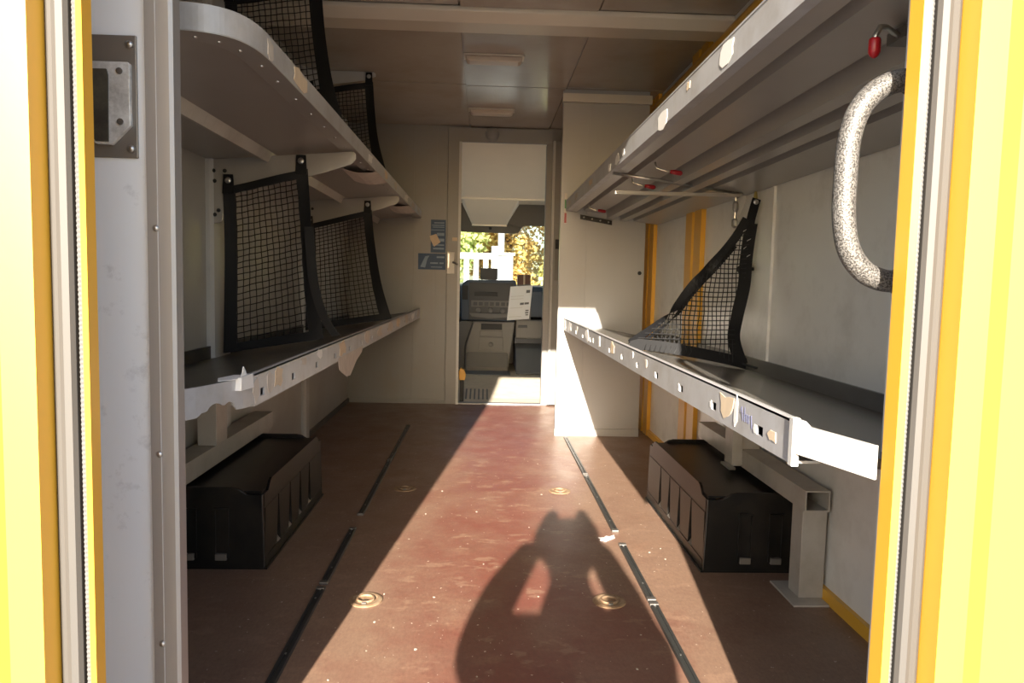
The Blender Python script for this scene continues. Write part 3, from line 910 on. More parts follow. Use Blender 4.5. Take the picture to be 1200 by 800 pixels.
def cargo_net(label, left, right, cols, rows, bulge, bw=0.042, sag=0.0, group='black cargo nets', cord=0.0017, straps=(), tabs=True, bands='ltrb'):
    """left/right: edge polylines from top to bottom; the net spans between them"""
    Lc, Rc = smooth_curve(left), smooth_curve(right)

    def S(u, v):
        a, b = interp(Lc, v), interp(Rc, v)
        p = a.lerp(b, u)
        p.y += bulge * math.sin(PI * u) * math.sin(PI * min(1, v * 1.05)) + 0.006 * math.sin(7 * u + 5 * v)
        p.z += -sag * math.sin(PI * u) * (1 - v)
        return p
    base = (Lc[-1] + Rc[-1]) / 2
    root = thing('cargo_net', label, 'net', tuple(base), group)
    wid = max((Rc[len(Rc) // 2] - Lc[len(Lc) // 2]).length, 0.05)
    hgt = max(((Rc[-1] - Rc[0]).length + (Lc[-1] - Lc[0]).length) / 2, 0.05)
    mb = MB()
    for i in range(1, cols):
        u = i / cols
        mb.tube([S(u, j / 24) + Vector((0.0010 * math.sin(j * 1.7 + i), 0, 0)) for j in range(25)], cord, 4, False)
    for j in range(1, rows):
        v = j / rows
        mb.tube([S(i / 14, v) + Vector((0, 0, 0.0010 * math.sin(i * 1.9 + j))) for i in range(15)], cord, 4, False)
    o = mb.build('mesh_cords', 'net_cord', root)
    o['kind'] = 'stuff'
    th = (0, 0.004, 0)
    wu, wv = bw / wid, bw / hgt
    if 'l' in bands:
        MB().sheet(lambda a, b: S(a * wu, b) + Vector((0, -0.002, 0)), 2, 24, th).build('side_band', 'net_band', root)
    if 'r' in bands:
        MB().sheet(lambda a, b: S(1 - a * wu, b) + Vector((0, -0.003, 0)), 2, 24, th).build('side_band', 'net_band', root)
    if 't' in bands:
        MB().sheet(lambda a, b: S(a, b * wv) + Vector((0, -0.0035, 0)), 16, 2, th).build('top_band', 'net_band', root)
    if 'b' in bands:
        MB().sheet(lambda a, b: S(a, 1 - b * wv) + Vector((0, -0.0025, 0)), 16, 2, th).build('bottom_band', 'net_band', root)
    if tabs:
        for c, sg in ((Lc[0], 1), (Rc[0], -1)):
            t = MB().prism([(c.x, c.z - 0.02), (c.x + sg * 0.04, c.z - 0.02), (c.x + sg * 0.036, c.z + 0.045), (c.x + sg * 0.004, c.z + 0.045)], 'y', c.y - 0.008, c.y - 0.003).build('fixing_tab', 'net_band', root)
            MB().lathe([(0.011, 0), (0.010, -0.003), (0.005, -0.005)], (c.x + sg * 0.02, c.y - 0.008, c.z + 0.025), 12, 'y').build('grommet', 'steel', t)
    for st in straps:
        pts = smooth_curve(st)
        MB().sheet(lambda a, b: interp(pts, b) + Vector((a * bw * 0.8, 0, 0)), 1, 20, th).build('loose_strap', 'net_band', root)
    return root


cargo_net('black cargo net standing on the lower black shelf nearest the rear doorway',
          [(-0.903, 2.578, 1.176), (-0.90, 2.578, 0.9), (-0.903, 2.578, 0.606)],
          [(-0.616, 2.578, 1.248), (-0.604, 2.578, 1.07), (-0.588, 2.575, 0.88), (-0.556, 2.570, 0.664)], 15, 29, 0.03, 0.040,
          straps=([(-0.625, 2.566, 1.05), (-0.606, 2.560, 0.86), (-0.572, 2.557, 0.745), (-0.528, 2.555, 0.676)],))
cargo_net('black cargo net standing on the lower black shelf nearest the cab partition',
          [(-0.93, 3.86, 1.15), (-0.925, 3.86, 0.9), (-0.93, 3.86, 0.602)],
          [(-0.592, 3.86, 1.236), (-0.577, 3.86, 1.08), (-0.538, 3.857, 0.86), (-0.482, 3.855, 0.672)], 16, 29, 0.03, 0.046)
cargo_net('black cargo net on the upper rounded shelf nearest the rear doorway',
          [(-0.945, 2.71, 1.86), (-0.94, 2.71, 1.6), (-0.942, 2.72, 1.30)],
          [(-0.60, 2.71, 1.915), (-0.585, 2.71, 1.74), (-0.55, 2.705, 1.55), (-0.49, 2.70, 1.355)], 17, 27, 0.03, 0.05)
cargo_net('black cargo net on the upper rounded shelf nearest the cab partition',
          [(-0.945, 3.94, 1.85), (-0.94, 3.94, 1.6), (-0.942, 3.95, 1.30)],
          [(-0.602, 3.94, 1.905), (-0.59, 3.94, 1.74), (-0.565, 3.935, 1.58), (-0.50, 3.93, 1.355)], 17, 27, 0.03, 0.046)

# net slumped on the lower right shelf: free long edge from wall top to the shelf front
hyp = [(0.918, 2.56, 1.115), (0.872, 2.555, 1.04), (0.80, 2.55, 0.955), (0.727, 2.55, 0.872), (0.665, 2.54, 0.79), (0.60, 2.53, 0.735), (0.510, 2.52, 0.672)]
rgt = [(0.935, 2.56, 1.10), (0.925, 2.56, 0.98), (0.915, 2.55, 0.885), (0.892, 2.545, 0.77), (0.89, 2.55, 0.69), (0.925, 2.56, 0.60)]
# parametrise so that the rows run level
hz = smooth_curve(hyp)
rz = smooth_curve(rgt)


def by_z(curve, z):
    for a, b in zip(curve[:-1], curve[1:]):
        if a.z >= z >= b.z and a.z > b.z:
            return a.lerp(b, (a.z - z) / (a.z - b.z))
    return curve[-1] if z < curve[-1].z else curve[0]


root = thing('cargo_net', 'black cargo net slumped in a triangle on the lower grey shelf', 'net', (0.72, 2.55, 0.62), 'black cargo nets')
mb = MB()
NR = 24
for j in range(NR):
    z = 1.06 - (1.06 - 0.675) * j / (NR - 1)
    a, b = by_z(hz, z), by_z(rz, z)
    mb.tube([a.lerp(b, k / 8) + Vector((0, 0.012 * math.sin(PI * k / 8), -0.004 * math.sin(PI * k / 8))) for k in range(9)], 0.0017, 4, False)
for i in range(1, 25):
    x = 0.912 - i * 0.0162
    top = None
    for a, b in zip(hz[:-1], hz[1:]):
        if a.x >= x >= b.x:
            top = a.lerp(b, (a.x - x) / max(1e-6, a.x - b.x))
    if top is None:
        continue
    zb = 0.668 - (x - 0.457) / 0.528 * 0.085 + 0.012
    bot = Vector((x - 0.01, 2.55, zb))
    mb.tube([top.lerp(bot, k / 6) + Vector((0.003 * math.sin(2 * k + i), 0.01 * math.sin(PI * k / 6), 0)) for k in range(7)], 0.0017, 4, False)
# bunched mesh at the front foot
for i in range(10):
    x = 0.56 + 0.018 * i
    zd = 0.668 - (x - 0.457) / 0.528 * 0.085
    mb.tube([(x, 2.50 + 0.004 * i, zd + 0.004), (x + 0.01, 2.53, zd + 0.02), (x + 0.006, 2.56, zd + 0.045 + 0.002 * i)], 0.0017, 4, False)
o = mb.build('mesh_cords', 'net_cord', root)
o['kind'] = 'stuff'


def ribbon(pts, w, dirs, name, th=0.004, twist=0.0):
    c = smooth_curve(pts)
    n = len(c)

    def fn(a, b):
        p = interp(c, b)
        q = interp(c, min(1, b + 0.03)) - interp(c, max(0, b - 0.03))
        q.normalize()
        d = Vector(dirs)
        d = (d - q * d.dot(q)).normalized()
        return p + d * (a - 0.5) * w + Vector((0, 0.006 * math.sin(9 * b) * twist, 0))
    return MB().sheet(fn, 2, 36, (0, th, 0)).build(name, 'net_band', root)


ribbon(hyp, 0.030, (1, 0, 1), 'long_band')
ribbon([(p[0] + 0.012, p[1] + 0.012, p[2] - 0.020) for p in hyp[1:]], 0.014, (1, 0, 1), 'inner_band')
ribbon(rgt, 0.044, (1, 0, 0), 'side_band', twist=1)
ribbon([(0.51, 2.515, 0.672), (0.62, 2.53, 0.662), (0.75, 2.54, 0.642), (0.86, 2.55, 0.622), (0.94, 2.56, 0.604)], 0.04, (0, 0.3, 1), 'bottom_band')
tp_ = ribbon([(0.955, 2.575, 1.188), (0.945, 2.57, 1.155), (0.932, 2.56, 1.11), (0.928, 2.56, 1.06)], 0.03, (1, 0, 0), 'top_tab')
MB().lathe([(0.010, 0), (0.009, -0.003), (0.005, -0.005)], (0.952, 2.574, 1.176), 12, 'y').build('grommet', 'steel', tp_)
MB().tube([(0.925, 2.56, 0.603), (0.945, 2.54, 0.598), (0.97, 2.53, 0.592)], 0.004, 6).build('cord_end', 'net_cord', root)
for x, z, w in ((0.905, 1.072, 0.010), (0.921, 1.040, 0.012), (0.908, 1.012, 0.008), (0.922, 0.985, 0.011)):
    MB().prism([(x - w / 2, z - 0.004), (x + w / 2, z + 0.003), (x + w / 2 + 0.002, z + 0.006), (x - w / 3, z)], 'y', 2.541, 2.544).build('shiny_sliver', 'steel', root)  # bright slivers put on the net band for its shiny patches
kn = thing('wall_knob', 'pair of small black round knobs on the white wall board', 'knob', (0.975, 2.69, 0.935))
for y in (2.655, 2.725):
    MB().lathe([(0.006, 0), (0.006, -0.012), (0.016, -0.016), (0.017, -0.026), (0.010, -0.034), (0.002, -0.036)], (XR, y, 0.943), 12, 'x').build('knob', 'black_rubber', kn, smooth=True)
MB().tube([(XR - 0.02, 2.655, 0.943), (XR - 0.02, 2.725, 0.943)], 0.006, 8).build('link', 'black_rubber', kn)

# ================================================================== WHEEL BOXES AND SUPPORT FRAMES


def wheel_box(label, sg, xf, xw, group):
    """moulded plastic cover; sg = -1 left, +1 right; xf front (aisle) face, xw wall"""
    y0, y1, H = 2.155, 2.93, 0.258
    root = thing('wheel_cover', label, 'wheel cover', ((xf + xw) / 2, (y0 + y1) / 2, 0), group)
    r = root

    def X(d):
        return xf + sg * d
    D = abs(xw - xf)
    # near and far faces: rounded dip at the aisle corner
    face = [(X(0.0), 0.004), (X(0.006), 0.228), (X(0.03), 0.226), (X(0.055), 0.230), (X(0.08), 0.246), (X(0.10), 0.250), (X(D), 0.250), (X(D), 0.004)]
    MB().prism(face, 'y', y0, y0 + 0.012).build('end_panel', 'black_plastic', r, bevel=0.003)
    MB().prism(face, 'y', y1 - 0.012, y1).build('end_panel', 'black_plastic', r, bevel=0.003)
    # front face with raised middle and notched shoulders, cut by four tapered slots
    ys = [2.31, 2.45, 2.585, 2.72]
    top = [(y0 + 0.012, 0.228), (y0 + 0.05, 0.228), (y0 + 0.075, 0.252), (y0 + 0.09, 0.258), (y1 - 0.09, 0.258), (y1 - 0.075, 0.252), (y1 - 0.05, 0.228), (y1 - 0.012, 0.228)]
    xa, xb = X(0.0), X(0.012)
    mbf = MB()
    cur = y0 + 0.012
    bounds = []
    mbf.prism([(y0 + 0.012, 0.185), (y1 - 0.012, 0.185)] + list(reversed(top)), 'x', X(0.004), xb)
    mbf.box(min(xa, xb), max(xa, xb), y0 + 0.012, y1 - 0.012, 0.004, 0.035)
    prev = None
    segs = [y0 + 0.012] + ys + [y1 - 0.012]
    for i in range(len(segs) - 1):
        a, b = segs[i], segs[i + 1]
        a0, a1 = (a, a) if i == 0 else (a + 0.022, a + 0.004)
        b0, b1 = (b, b) if i == len(segs) - 2 else (b - 0.022, b - 0.004)
        mbf.prism([(a0, 0.035), (b0, 0.035), (b1, 0.185), (a1, 0.185)], 'x', X(0.002), xb)
    fr = mbf.build('front_panel', 'black_plastic', r)
    for y in ys:
        MB().prism([(y - 0.026, 0.034), (y + 0.026, 0.034), (y + 0.006, 0.187), (y - 0.006, 0.187)], 'x', X(0.020), X(0.024)).build('slot_back', 'black_rubber', fr)
        MB().prism([(X(0.001), 0.035), (X(0.022), 0.035), (X(0.022), 0.062)], 'y', y - 0.016, y + 0.016).build('slot_ledge', 'plate_brown', fr)
    MB().box(min(X(0.012), X(D)), max(X(0.012), X(D)), y0 + 0.012, y1 - 0.012, 0.228, 0.236).build('top_panel', 'black_plastic', r)
    # flutes on the near end: a recess look from two proud frames
    for d in (0.105, 0.20):
        fr2 = MB()
        xs = sorted((X(d), X(d + 0.045)))
        for (x0, x1, z0, z1) in ((xs[0], xs[0] + 0.006, 0.035, 0.18), (xs[1] - 0.006, xs[1], 0.035, 0.18), (xs[0], xs[1], 0.18, 0.186)):
            fr2.box(x0, x1, y0 - 0.006, y0, z0, z1)
        f2 = fr2.build('flute', 'black_plastic', r)
        MB().box(xs[0] + 0.006, xs[1] - 0.006, y0 - 0.012, y0, 0.03, 0.05).build('flute_foot', 'plate_brown', f2, bevel=0.002)
    MB().prism([(y0, 0.0), (y1, 0.0), (y1, 0.006), (y0, 0.006)], 'x', X(-0.006), X(D)).build('foot_flange', 'black_plastic', r)
    return root


wheel_box('black moulded wheel cover with slots under the lower black shelf', -1, -0.64, -0.945, 'black wheel covers')
wheel_box('black moulded wheel cover with slots under the lower grey shelf', 1, 0.686, 0.97, 'black wheel covers')


def hollow(mb, x0, x1, y0, y1, z0, z1, t=0.004):
    mb.box(x0, x1, y0, y1, z1 - t, z1)
    mb.box(x0, x1, y0, y1, z0, z0 + t)
    mb.box(x0, x0 + t, y0, y1, z0 + t, z1 - t)
    mb.box(x1 - t, x1, y0, y1, z0 + t, z1 - t)
    return mb


f = thing('support_frame', 'grey square-tube frame with open end above the right wheel cover', 'frame', (0.93, 2.45, 0), 'shelf support frames')
hollow(MB(), 0.898, 0.968, 1.945, 2.96, 0.259, 0.318).build('beam', 'beam_paint', f)
B(0.902, 0.972, 1.965, 2.035, 0.005, 0.259).build('leg', 'beam_paint', f, bevel=0.002)
B(0.868, 0.968, 1.915, 2.085, 0.0, 0.006).build('foot_plate', 'beam_paint', f, bevel=0.001)
B(0.862, 0.898, 2.44, 2.52, 0.262, 0.560).build('upright', 'beam_paint', f, bevel=0.002)
B(0.898, 0.965, 2.46, 2.468, 0.318, 0.553).build('gusset', 'beam_paint', f)
B(0.84, 0.862, 2.40, 2.49, 0.2585, 0.266).build('weld_tab', 'steel', f)
f = thing('support_frame', 'beige square-tube frame carrying the lower black shelf', 'frame', (-0.91, 2.5, 0), 'shelf support frames')
hollow(MB(), -0.945, -0.87, 1.80, 3.05, 0.255, 0.318).build('beam', 'beam_paint', f)
B(-0.93, -0.868, 2.40, 2.50, 0.318, 0.568).build('upright', 'beam_paint', f, bevel=0.002)
B(-0.94, -0.872, 1.83, 1.90, 0.0, 0.255).build('leg', 'beam_paint', f, bevel=0.002)
B(-0.942, -0.85, 1.80, 1.93, 0.0, 0.006).build('foot_plate', 'beam_paint', f)
B(-0.94, -0.88, 2.955, 3.02, 0.0, 0.255).build('leg', 'beam_paint', f, bevel=0.002)

# ================================================================== FLOOR RAILS, RINGS, LITTER


def floor_rail(x, y0, y1, label, m='black_rubber'):
    r = thing('floor_rail', label, 'rail', (x, (y0 + y1) / 2, 0), 'anchor rails in the load floor')
    MB().prism([(x - 0.012, 0.0), (x - 0.010, 0.007), (x - 0.003, 0.007), (x - 0.003, 0.003), (x + 0.003, 0.003), (x + 0.003, 0.007), (x + 0.010, 0.007), (x + 0.012, 0.0)], 'y', y0, y1).build('channel', 'rail_black', r)
    for y in (y0 + 0.008, y1 - 0.008):
        MB().box(x - 0.0125, x + 0.0125, y - 0.010, y + 0.010, 0.0, 0.0085).build('end_cap', 'dark_steel', r, bevel=0.002)
    for y in [y0 + 0.12 + 0.3 * k for k in range(int((y1 - y0 - 0.15) / 0.3) + 1)]:
        MB().lathe([(0.0035, 0.003), (0.0035, 0.0045), (0.001, 0.005)], (x, y, 0), 8).build('screw', 'steel', r)


mat('rail_black', (0.05, 0.05, 0.048), 0.4, 0.3, var=0.2)
for y0, y1, lb in ((0.93, 2.02, 'black anchor rail on the shaded floor side, between doorway and wheel cover'), (2.045, 2.52, 'short black anchor rail beside the left wheel cover'),
                   (2.67, 3.50, 'black anchor rail in the shaded floor past the left wheel cover'), (3.515, 4.38, 'black anchor rail on the shaded floor nearest the cab')):
    floor_rail(-0.443, y0, y1, lb)
for y0, y1, lb in ((0.93, 1.93, 'black anchor rail on the sunlit floor side, between doorway and wheel cover'), (1.945, 2.385, 'short black anchor rail in the sun beside the right wheel cover'),
                   (2.51, 3.27, 'black anchor rail in the sun past the white paper scrap'), (3.285, 4.10, 'black anchor rail in the sun running to the white boxed wall')):
    floor_rail(0.481, y0, y1, lb)

for x, y, lb in ((-0.307, 1.945, 'dusty brass tie-down cup at the edge of the shadow'), (0.362, 1.945, 'dusty brass tie-down cup in the shadow of the arm'),
                 (-0.316, 3.03, 'tie-down cup in the shaded part of the floor'), (0.335, 3.02, 'tie-down cup in the sun above the shadow of the hands')):
    c = thing('tie_down_cup', lb, 'tie-down', (x, y, 0), 'tie-down cups in the floor')
    MB().lathe([(0.046, 0.0), (0.046, 0.003), (0.040, 0.0045), (0.034, 0.004), (0.030, 0.0012), (0.010, 0.001)], (x, y, 0), 24).build('cup', 'brass', c)
    MB().tube([(x + 0.022 * math.cos(a), y + 0.022 * math.sin(a), 0.005) for a in [2 * PI * k / 18 for k in range(19)]], 0.0035, 6).build('ring', 'brass', c)
    MB().box(x - 0.006, x + 0.006, y - 0.03, y - 0.014, 0.001, 0.0075).build('ring_clip', 'dark_steel', c)

pp = MB().prism([(0.410, 2.452), (0.418, 2.438), (0.412, 2.425), (0.432, 2.415), (0.446, 2.43), (0.468, 2.45), (0.470, 2.478), (0.452, 2.462), (0.440, 2.468), (0.430, 2.450)], 'z', 0.001, 0.003).build('paper_scrap', 'paper_white')
tag(pp, 'torn white paper scrap on the sunlit floor between rails', 'paper scrap')
rnd = random.Random(5)
for k in range(34):
    x = rnd.uniform(-0.35, 0.62)
    y = rnd.uniform(1.15, 3.6)
    a = rnd.uniform(0.0015, 0.0038)
    rot = rnd.uniform(0, PI)
    poly = [(x + a * rnd.uniform(0.6, 1.4) * math.cos(rot + t), y + a * rnd.uniform(0.6, 1.6) * math.sin(rot + t)) for t in (0, 1.2, 2.3, 3.5, 4.9)]
    o = MB().prism(poly, 'z', 0.0003, 0.0016).build('debris_crumb', 'crumb')
    tag(o, 'tiny pale crumb lying on the red-brown floor', 'crumb', 'crumbs on the load floor')

# ================================================================== DOORWAY FITTINGS
# grab handle
gh = thing('grab_handle', 'speckled grey tubular grab handle inside the rear doorway', 'handle', (0.545, 0.935, 0.88))
hp_ = smooth_curve([(0.548, 0.937, 1.140), (0.524, 0.937, 1.139), (0.497, 0.936, 1.127), (0.474, 0.935, 1.101), (0.4625, 0.935, 1.062), (0.4605, 0.935, 1.01), (0.4615, 0.935, 0.965), (0.470, 0.935, 0.925), (0.490, 0.936, 0.898), (0.517, 0.937, 0.8855), (0.548, 0.938, 0.884)], 6)
MB().tube(hp_, 0.0145, 18).build('grip_tube', 'speckled_grey', gh, smooth=True)
for z in (1.140, 0.884):
    MB().lathe([(0.016, -0.020), (0.018, -0.016), (0.026, -0.004), (0.030, 0.0), (0.030, 0.004)], (0.554, 0.9375, z), 18, 'x').build('end_socket', 'black_plastic', gh, smooth=True)

# lock plate on the white end panel
lkp = thing('lock_plate', 'brown steel lock plate with worn striker on the white end panel', 'lock', (-0.545, 1.084, 1.037))
MB().box(-0.60, -0.499, 1.084, 1.088, 1.037, 1.208).build('back_plate', 'plate_brown', lkp, bevel=0.0015)
stp = MB().prism([(-0.60, 1.169), (-0.508, 1.169), (-0.5055, 1.166), (-0.5055, 1.081), (-0.532, 1.054), (-0.555, 1.055), (-0.562, 1.068), (-0.60, 1.068)], 'y', 1.076, 1.084).build('striker', 'galvanised', lkp, bevel=0.001)
MB().prism([(-0.60, 1.158), (-0.5365, 1.158), (-0.5345, 1.150), (-0.5355, 1.058), (-0.553, 1.058), (-0.562, 1.070), (-0.60, 1.070)], 'y', 1.0735, 1.0765).build('striker_slot', 'grime', stp)
for x, z, p in ((-0.508, 1.195, lkp), (-0.508, 1.050, lkp)):
    MB().lathe([(0.0055, 0), (0.005, -0.003), (0.001, -0.0045)], (x, 1.084, z), 12, 'y').build('bolt', 'steel', p, smooth=True)
for z in (1.156, 1.086):
    MB().lathe([(0.0045, 0), (0.0045, -0.002), (0.0015, -0.0022)], (-0.519, 1.076, z), 12, 'y').build('screw', 'dark_steel', stp)

# ceiling lamps
for y, lb in ((3.60, 'long pale ceiling lamp next to the cross beam'), (4.68, 'long pale ceiling lamp next to the cab partition')):
    c = thing('ceiling_lamp', lb, 'lamp', (0.026, y, 1.925), 'ceiling lamps')
    B(-0.118, 0.17, y - 0.045, y + 0.045, 1.945, 1.954).build('lamp_base', 'ceiling_beam', c, bevel=0.003)
    MB().prism([(-0.11, 1.945), (-0.104, 1.926), (-0.09, 1.920), (0.142, 1.920), (0.156, 1.926), (0.162, 1.945)], 'y', y - 0.036, y + 0.036).build('diffuser', 'lamp_cover', c, bevel=0.004)

# stickers, lock and door catch on the partition
st = thing('sticker', 'tall dark blue sticker on the partition, torn pale patch in its middle', 'sticker', (-0.33, YP - 0.007, 1.077))
b0 = B(-0.383, -0.279, YP - 0.0075, YP - 0.006, 1.077, 1.307).build('sheet', 'sticker_blue', st)
for k, (z, w, h) in enumerate(((1.285, 0.07, 0.008), (1.268, 0.085, 0.006), (1.255, 0.08, 0.005), (1.235, 0.09, 0.005), (1.205, 0.05, 0.02), (1.165, 0.05, 0.02), (1.13, 0.08, 0.01), (1.105, 0.075, 0.012))):
    B(-0.281 - w - 0.01, -0.289, YP - 0.0082, YP - 0.0074, z - h / 2, z + h / 2).build('print_line', 'sticker_print', b0)
MB().prism([(-0.392, 1.192), (-0.345, 1.208), (-0.315, 1.150), (-0.36, 1.118), (-0.385, 1.165)], 'y', YP - 0.0092, YP - 0.0081).build('torn_patch', 'paper_tan', b0)
st = thing('sticker', 'wide dark blue sticker on the partition beside the door catch', 'sticker', (-0.373, YP - 0.007, 0.957))
b0 = B(-0.470, -0.277, YP - 0.0075, YP - 0.006, 0.957, 1.070).build('sheet', 'sticker_blue', st)
MB().prism([(-0.455, 0.975), (-0.42, 0.97), (-0.405, 1.03), (-0.39, 1.055), (-0.42, 1.05), (-0.44, 1.01)], 'y', YP - 0.0086, YP - 0.0074).build('print_figure', 'sticker_print', b0)
for z, x0, x1, h in ((1.045, -0.34, -0.285, 0.012), (1.003, -0.385, -0.33, 0.010), (1.003, -0.32, -0.29, 0.010), (0.975, -0.38, -0.30, 0.005)):
    B(x0, x1, YP - 0.0082, YP - 0.0074, z - h / 2, z + h / 2).build('print_line', 'sticker_print', b0)
ct = thing('door_catch', 'pale metal catch on the frame of the cab doorway', 'latch', (-0.24, YP - 0.03, 0.93))
B(-0.268, -0.212, YP - 0.034, YP - 0.022, 0.93, 1.085).build('plate', 'beam_paint', ct, bevel=0.003)
B(-0.262, -0.248, YP - 0.044, YP - 0.034, 0.97, 1.075).build('bar', 'steel', ct, bevel=0.002)
MB().tube([(-0.225, YP - 0.034, 1.01), (-0.205, YP - 0.05, 1.005), (-0.188, YP - 0.05, 0.995)], 0.007, 8).build('lever', 'dark_steel', ct)
o = B(-0.232, -0.196, YP - 0.0235, YP - 0.022, 1.16, 1.185).build('paper_label', 'paper_tan')
tag(o, 'small pale label on the cab doorway frame', 'label')
for z, m in ((0.47, 'rust_stain'), (0.56, 'rust_stain')):
    pass
ext = thing('belt_holder', 'yellow plastic belt holder at the foot of the cab doorway', 'holder', (-0.15, 5.33, 0.0))
B(-0.165, -0.135, 5.32, 5.345, 0.0, 0.16).build('stalk', 'black_rubber', ext, bevel=0.003)
MB().prism([(-0.172, 0.16), (-0.128, 0.16), (-0.122, 0.20), (-0.135, 0.235), (-0.160, 0.25), (-0.175, 0.22)], 'y', 5.31, 5.35).build('head', 'yellow', ext, bevel=0.004)

# ================================================================== CAB
cf = MB().prism([(YP + 0.05, -0.05), (YP + 0.05, 0.0), (5.48, 0.004), (6.15, 0.085), (7.15, 0.085), (7.15, -0.05)], 'x', -1.0, 1.02).build('floor_cab', 'cab_floor')
struct(cf, 'pale worn floor of the driver cab')
for x0 in [-0.16 + 0.032 * k for k in range(7)]:
    MB().prism([(5.42, 0.0035), (5.48, 0.004), (5.72, 0.033), (5.72, 0.038), (5.48, 0.009), (5.42, 0.0085)], 'x', x0, x0 + 0.012).build('floor_rib', 'cab_mat', cf)
B(-0.98, 0.24, 6.22, 6.49, 0.085, 0.091).build('floor_mat', 'cab_mat', cf)
wc = MB().box(-1.02, -1.0, 5.27, 7.5, 0, 0.80).box(1.02, 1.04, 5.27, 7.5, 0, 0.80).box(-1.02, -1.0, 5.27, 5.42, 0.80, 1.95).box(1.02, 1.04, 5.27, 5.42, 0.80, 1.95).box(-1.02, 1.04, 7.15, 7.2, -0.05, 0.80).build('wall_cab', 'cab_grey')
struct(wc, 'grey lining of the cab doors and bulkhead')
for i, x in enumerate((-1.01, 1.03)):
    w = B(x - 0.002, x + 0.002, 5.42, 6.95, 0.80, 1.72).build('window_%d' % (i + 2), 'glass')
    struct(w, 'side window of the cab')
# headliner: sloping panel, then roof above the windscreen
cc = MB().prism([(YP + 0.05, 1.885), (6.30, 1.588), (6.90, 1.60), (6.90, 1.66), (6.3, 1.66), (YP + 0.05, 2.0)], 'x', -1.02, 1.04).build('ceiling_cab', 'cab_headliner')
struct(cc, 'pale cream headliner of the cab')
B(-1.0, 1.02, 6.285, 6.305, 1.578, 1.592).build('fold_seam', 'cab_headliner', cc)
oc = thing('overhead_console', 'cream overhead console between the sun visors', 'console', (0.04, 6.55, 1.39))
vs = [(-0.20, 6.30, 1.588), (0.285, 6.30, 1.588), (0.19, 6.78, 1.402), (-0.118, 6.78, 1.402), (-0.22, 6.79, 1.598), (0.31, 6.79, 1.598), (0.195, 6.795, 1.404), (-0.122, 6.795, 1.404)]
MB().add(vs, [(0, 1, 2, 3), (4, 7, 6, 5), (0, 4, 5, 1), (1, 5, 6, 2), (2, 6, 7, 3), (3, 7, 4, 0)]).build('shell', 'cab_headliner', oc, bevel=0.015)
MB().box(-0.125, 0.195, 6.77, 6.79, 1.392, 1.406).build('lip', 'cab_headliner', oc, bevel=0.003)
for lb, poly in (('dark brown sun visor on the driver side of the console', [(-0.80, 1.63), (-0.21, 1.63), (-0.185, 1.60), (-0.115, 1.40), (-0.10, 1.35), (-0.13, 1.338), (-0.80, 1.345)]),
                 ('dark brown sun visor on the passenger side of the console', [(0.20, 1.42), (0.245, 1.60), (0.275, 1.632), (0.33, 1.64), (0.85, 1.64), (0.85, 1.41), (0.37, 1.405), (0.33, 1.392)])):
    cx = sum(p[0] for p in poly) / len(poly)
    v = thing('sun_visor', lb, 'sun visor', (cx, 6.82, 1.34), 'sun visors')
    MB().prism(poly, 'y', 6.80, 6.83).build('pad', 'cab_visor', v, bevel=0.006)
    MB().tube([(cx - 0.2, 6.815, 1.64), (cx + 0.2, 6.815, 1.64)], 0.008, 8).build('hinge_rod', 'dark_steel', v)
ws = thing('windscreen_shade', 'dark band across the top of the windscreen', 'shade band', (0.04, 6.86, 1.33))
MB().prism([(-0.95, 1.345), (-0.20, 1.34), (0.27, 1.334), (0.31, 1.345), (0.345, 1.395), (0.36, 1.42), (-0.95, 1.42)], 'y', 6.84, 6.865).build('band', 'cab_visor', ws)
MB().lathe([(0.014, 0), (0.014, -0.02), (0.004, -0.024)], (0.045, 6.84, 1.375), 12, 'y').build('sensor_knob', 'black_rubber', ws)

w1 = MB().prism([(7.28, 0.78), (6.885, 1.62), (6.89, 1.622), (7.285, 0.782)], 'x', -1.0, 1.02).build('window_1', 'glass')
struct(w1, 'windscreen of the cab')
tr8 = MB().box(-1.03, -0.97, 6.9, 7.3, 0.76, 1.66).box(0.99, 1.05, 6.9, 7.3, 0.76, 1.66).box(-1.02, 1.04, 6.88, 6.93, 1.60, 1.68).box(-1.02, 1.04, 7.2, 7.34, 0.70, 0.79).build('trim_8', 'dash_black')
struct(tr8, 'dark frame around the windscreen')

# dashboard
db = thing('dashboard', 'black dashboard with centre stack seen through the cab doorway', 'dashboard', (0.1, 6.85, 0.5))
MB().prism([(6.72, 0.56), (6.70, 0.80), (6.74, 0.845), (7.12, 0.86), (7.18, 0.80), (7.18, 0.56)], 'x', -0.98, 1.0).build('dash_body', 'dash_blue', db, bevel=0.01)
cs = MB().prism([(-0.205, 0.53), (-0.212, 0.82), (-0.195, 0.865), (-0.155, 0.895), (0.27, 0.902), (0.288, 0.89), (0.285, 0.53)], 'y', 6.60, 6.78).build('centre_stack', 'dash_blue', db, bevel=0.012)
ins = B(-0.135, 0.262, 6.594, 6.602, 0.54, 0.872).build('stack_panel', 'dash_black', cs, bevel=0.003)
B(-0.198, -0.145, 6.592, 6.602, 0.72, 0.845).build('side_vent', 'black_rubber', cs, bevel=0.003)
B(-0.087, 0.121, 6.586, 6.596, 0.752, 0.79).build('air_vent', 'black_rubber', cs, bevel=0.003)
B(-0.116, 0.235, 6.588, 6.596, 0.655, 0.715).build('radio', 'cab_grey_dark', cs, bevel=0.003)
for x in [-0.095 + 0.05 * k for k in range(7)]:
    B(x, x + 0.035, 6.582, 6.589, 0.668, 0.70).build('radio_key', 'dash_black', cs)
for x in (-0.05, 0.06, 0.17):
    MB().lathe([(0.022, 0), (0.02, -0.016), (0.004, -0.018)], (x, 6.594, 0.625), 14, 'y').build('dial', 'cab_grey_dark', cs)
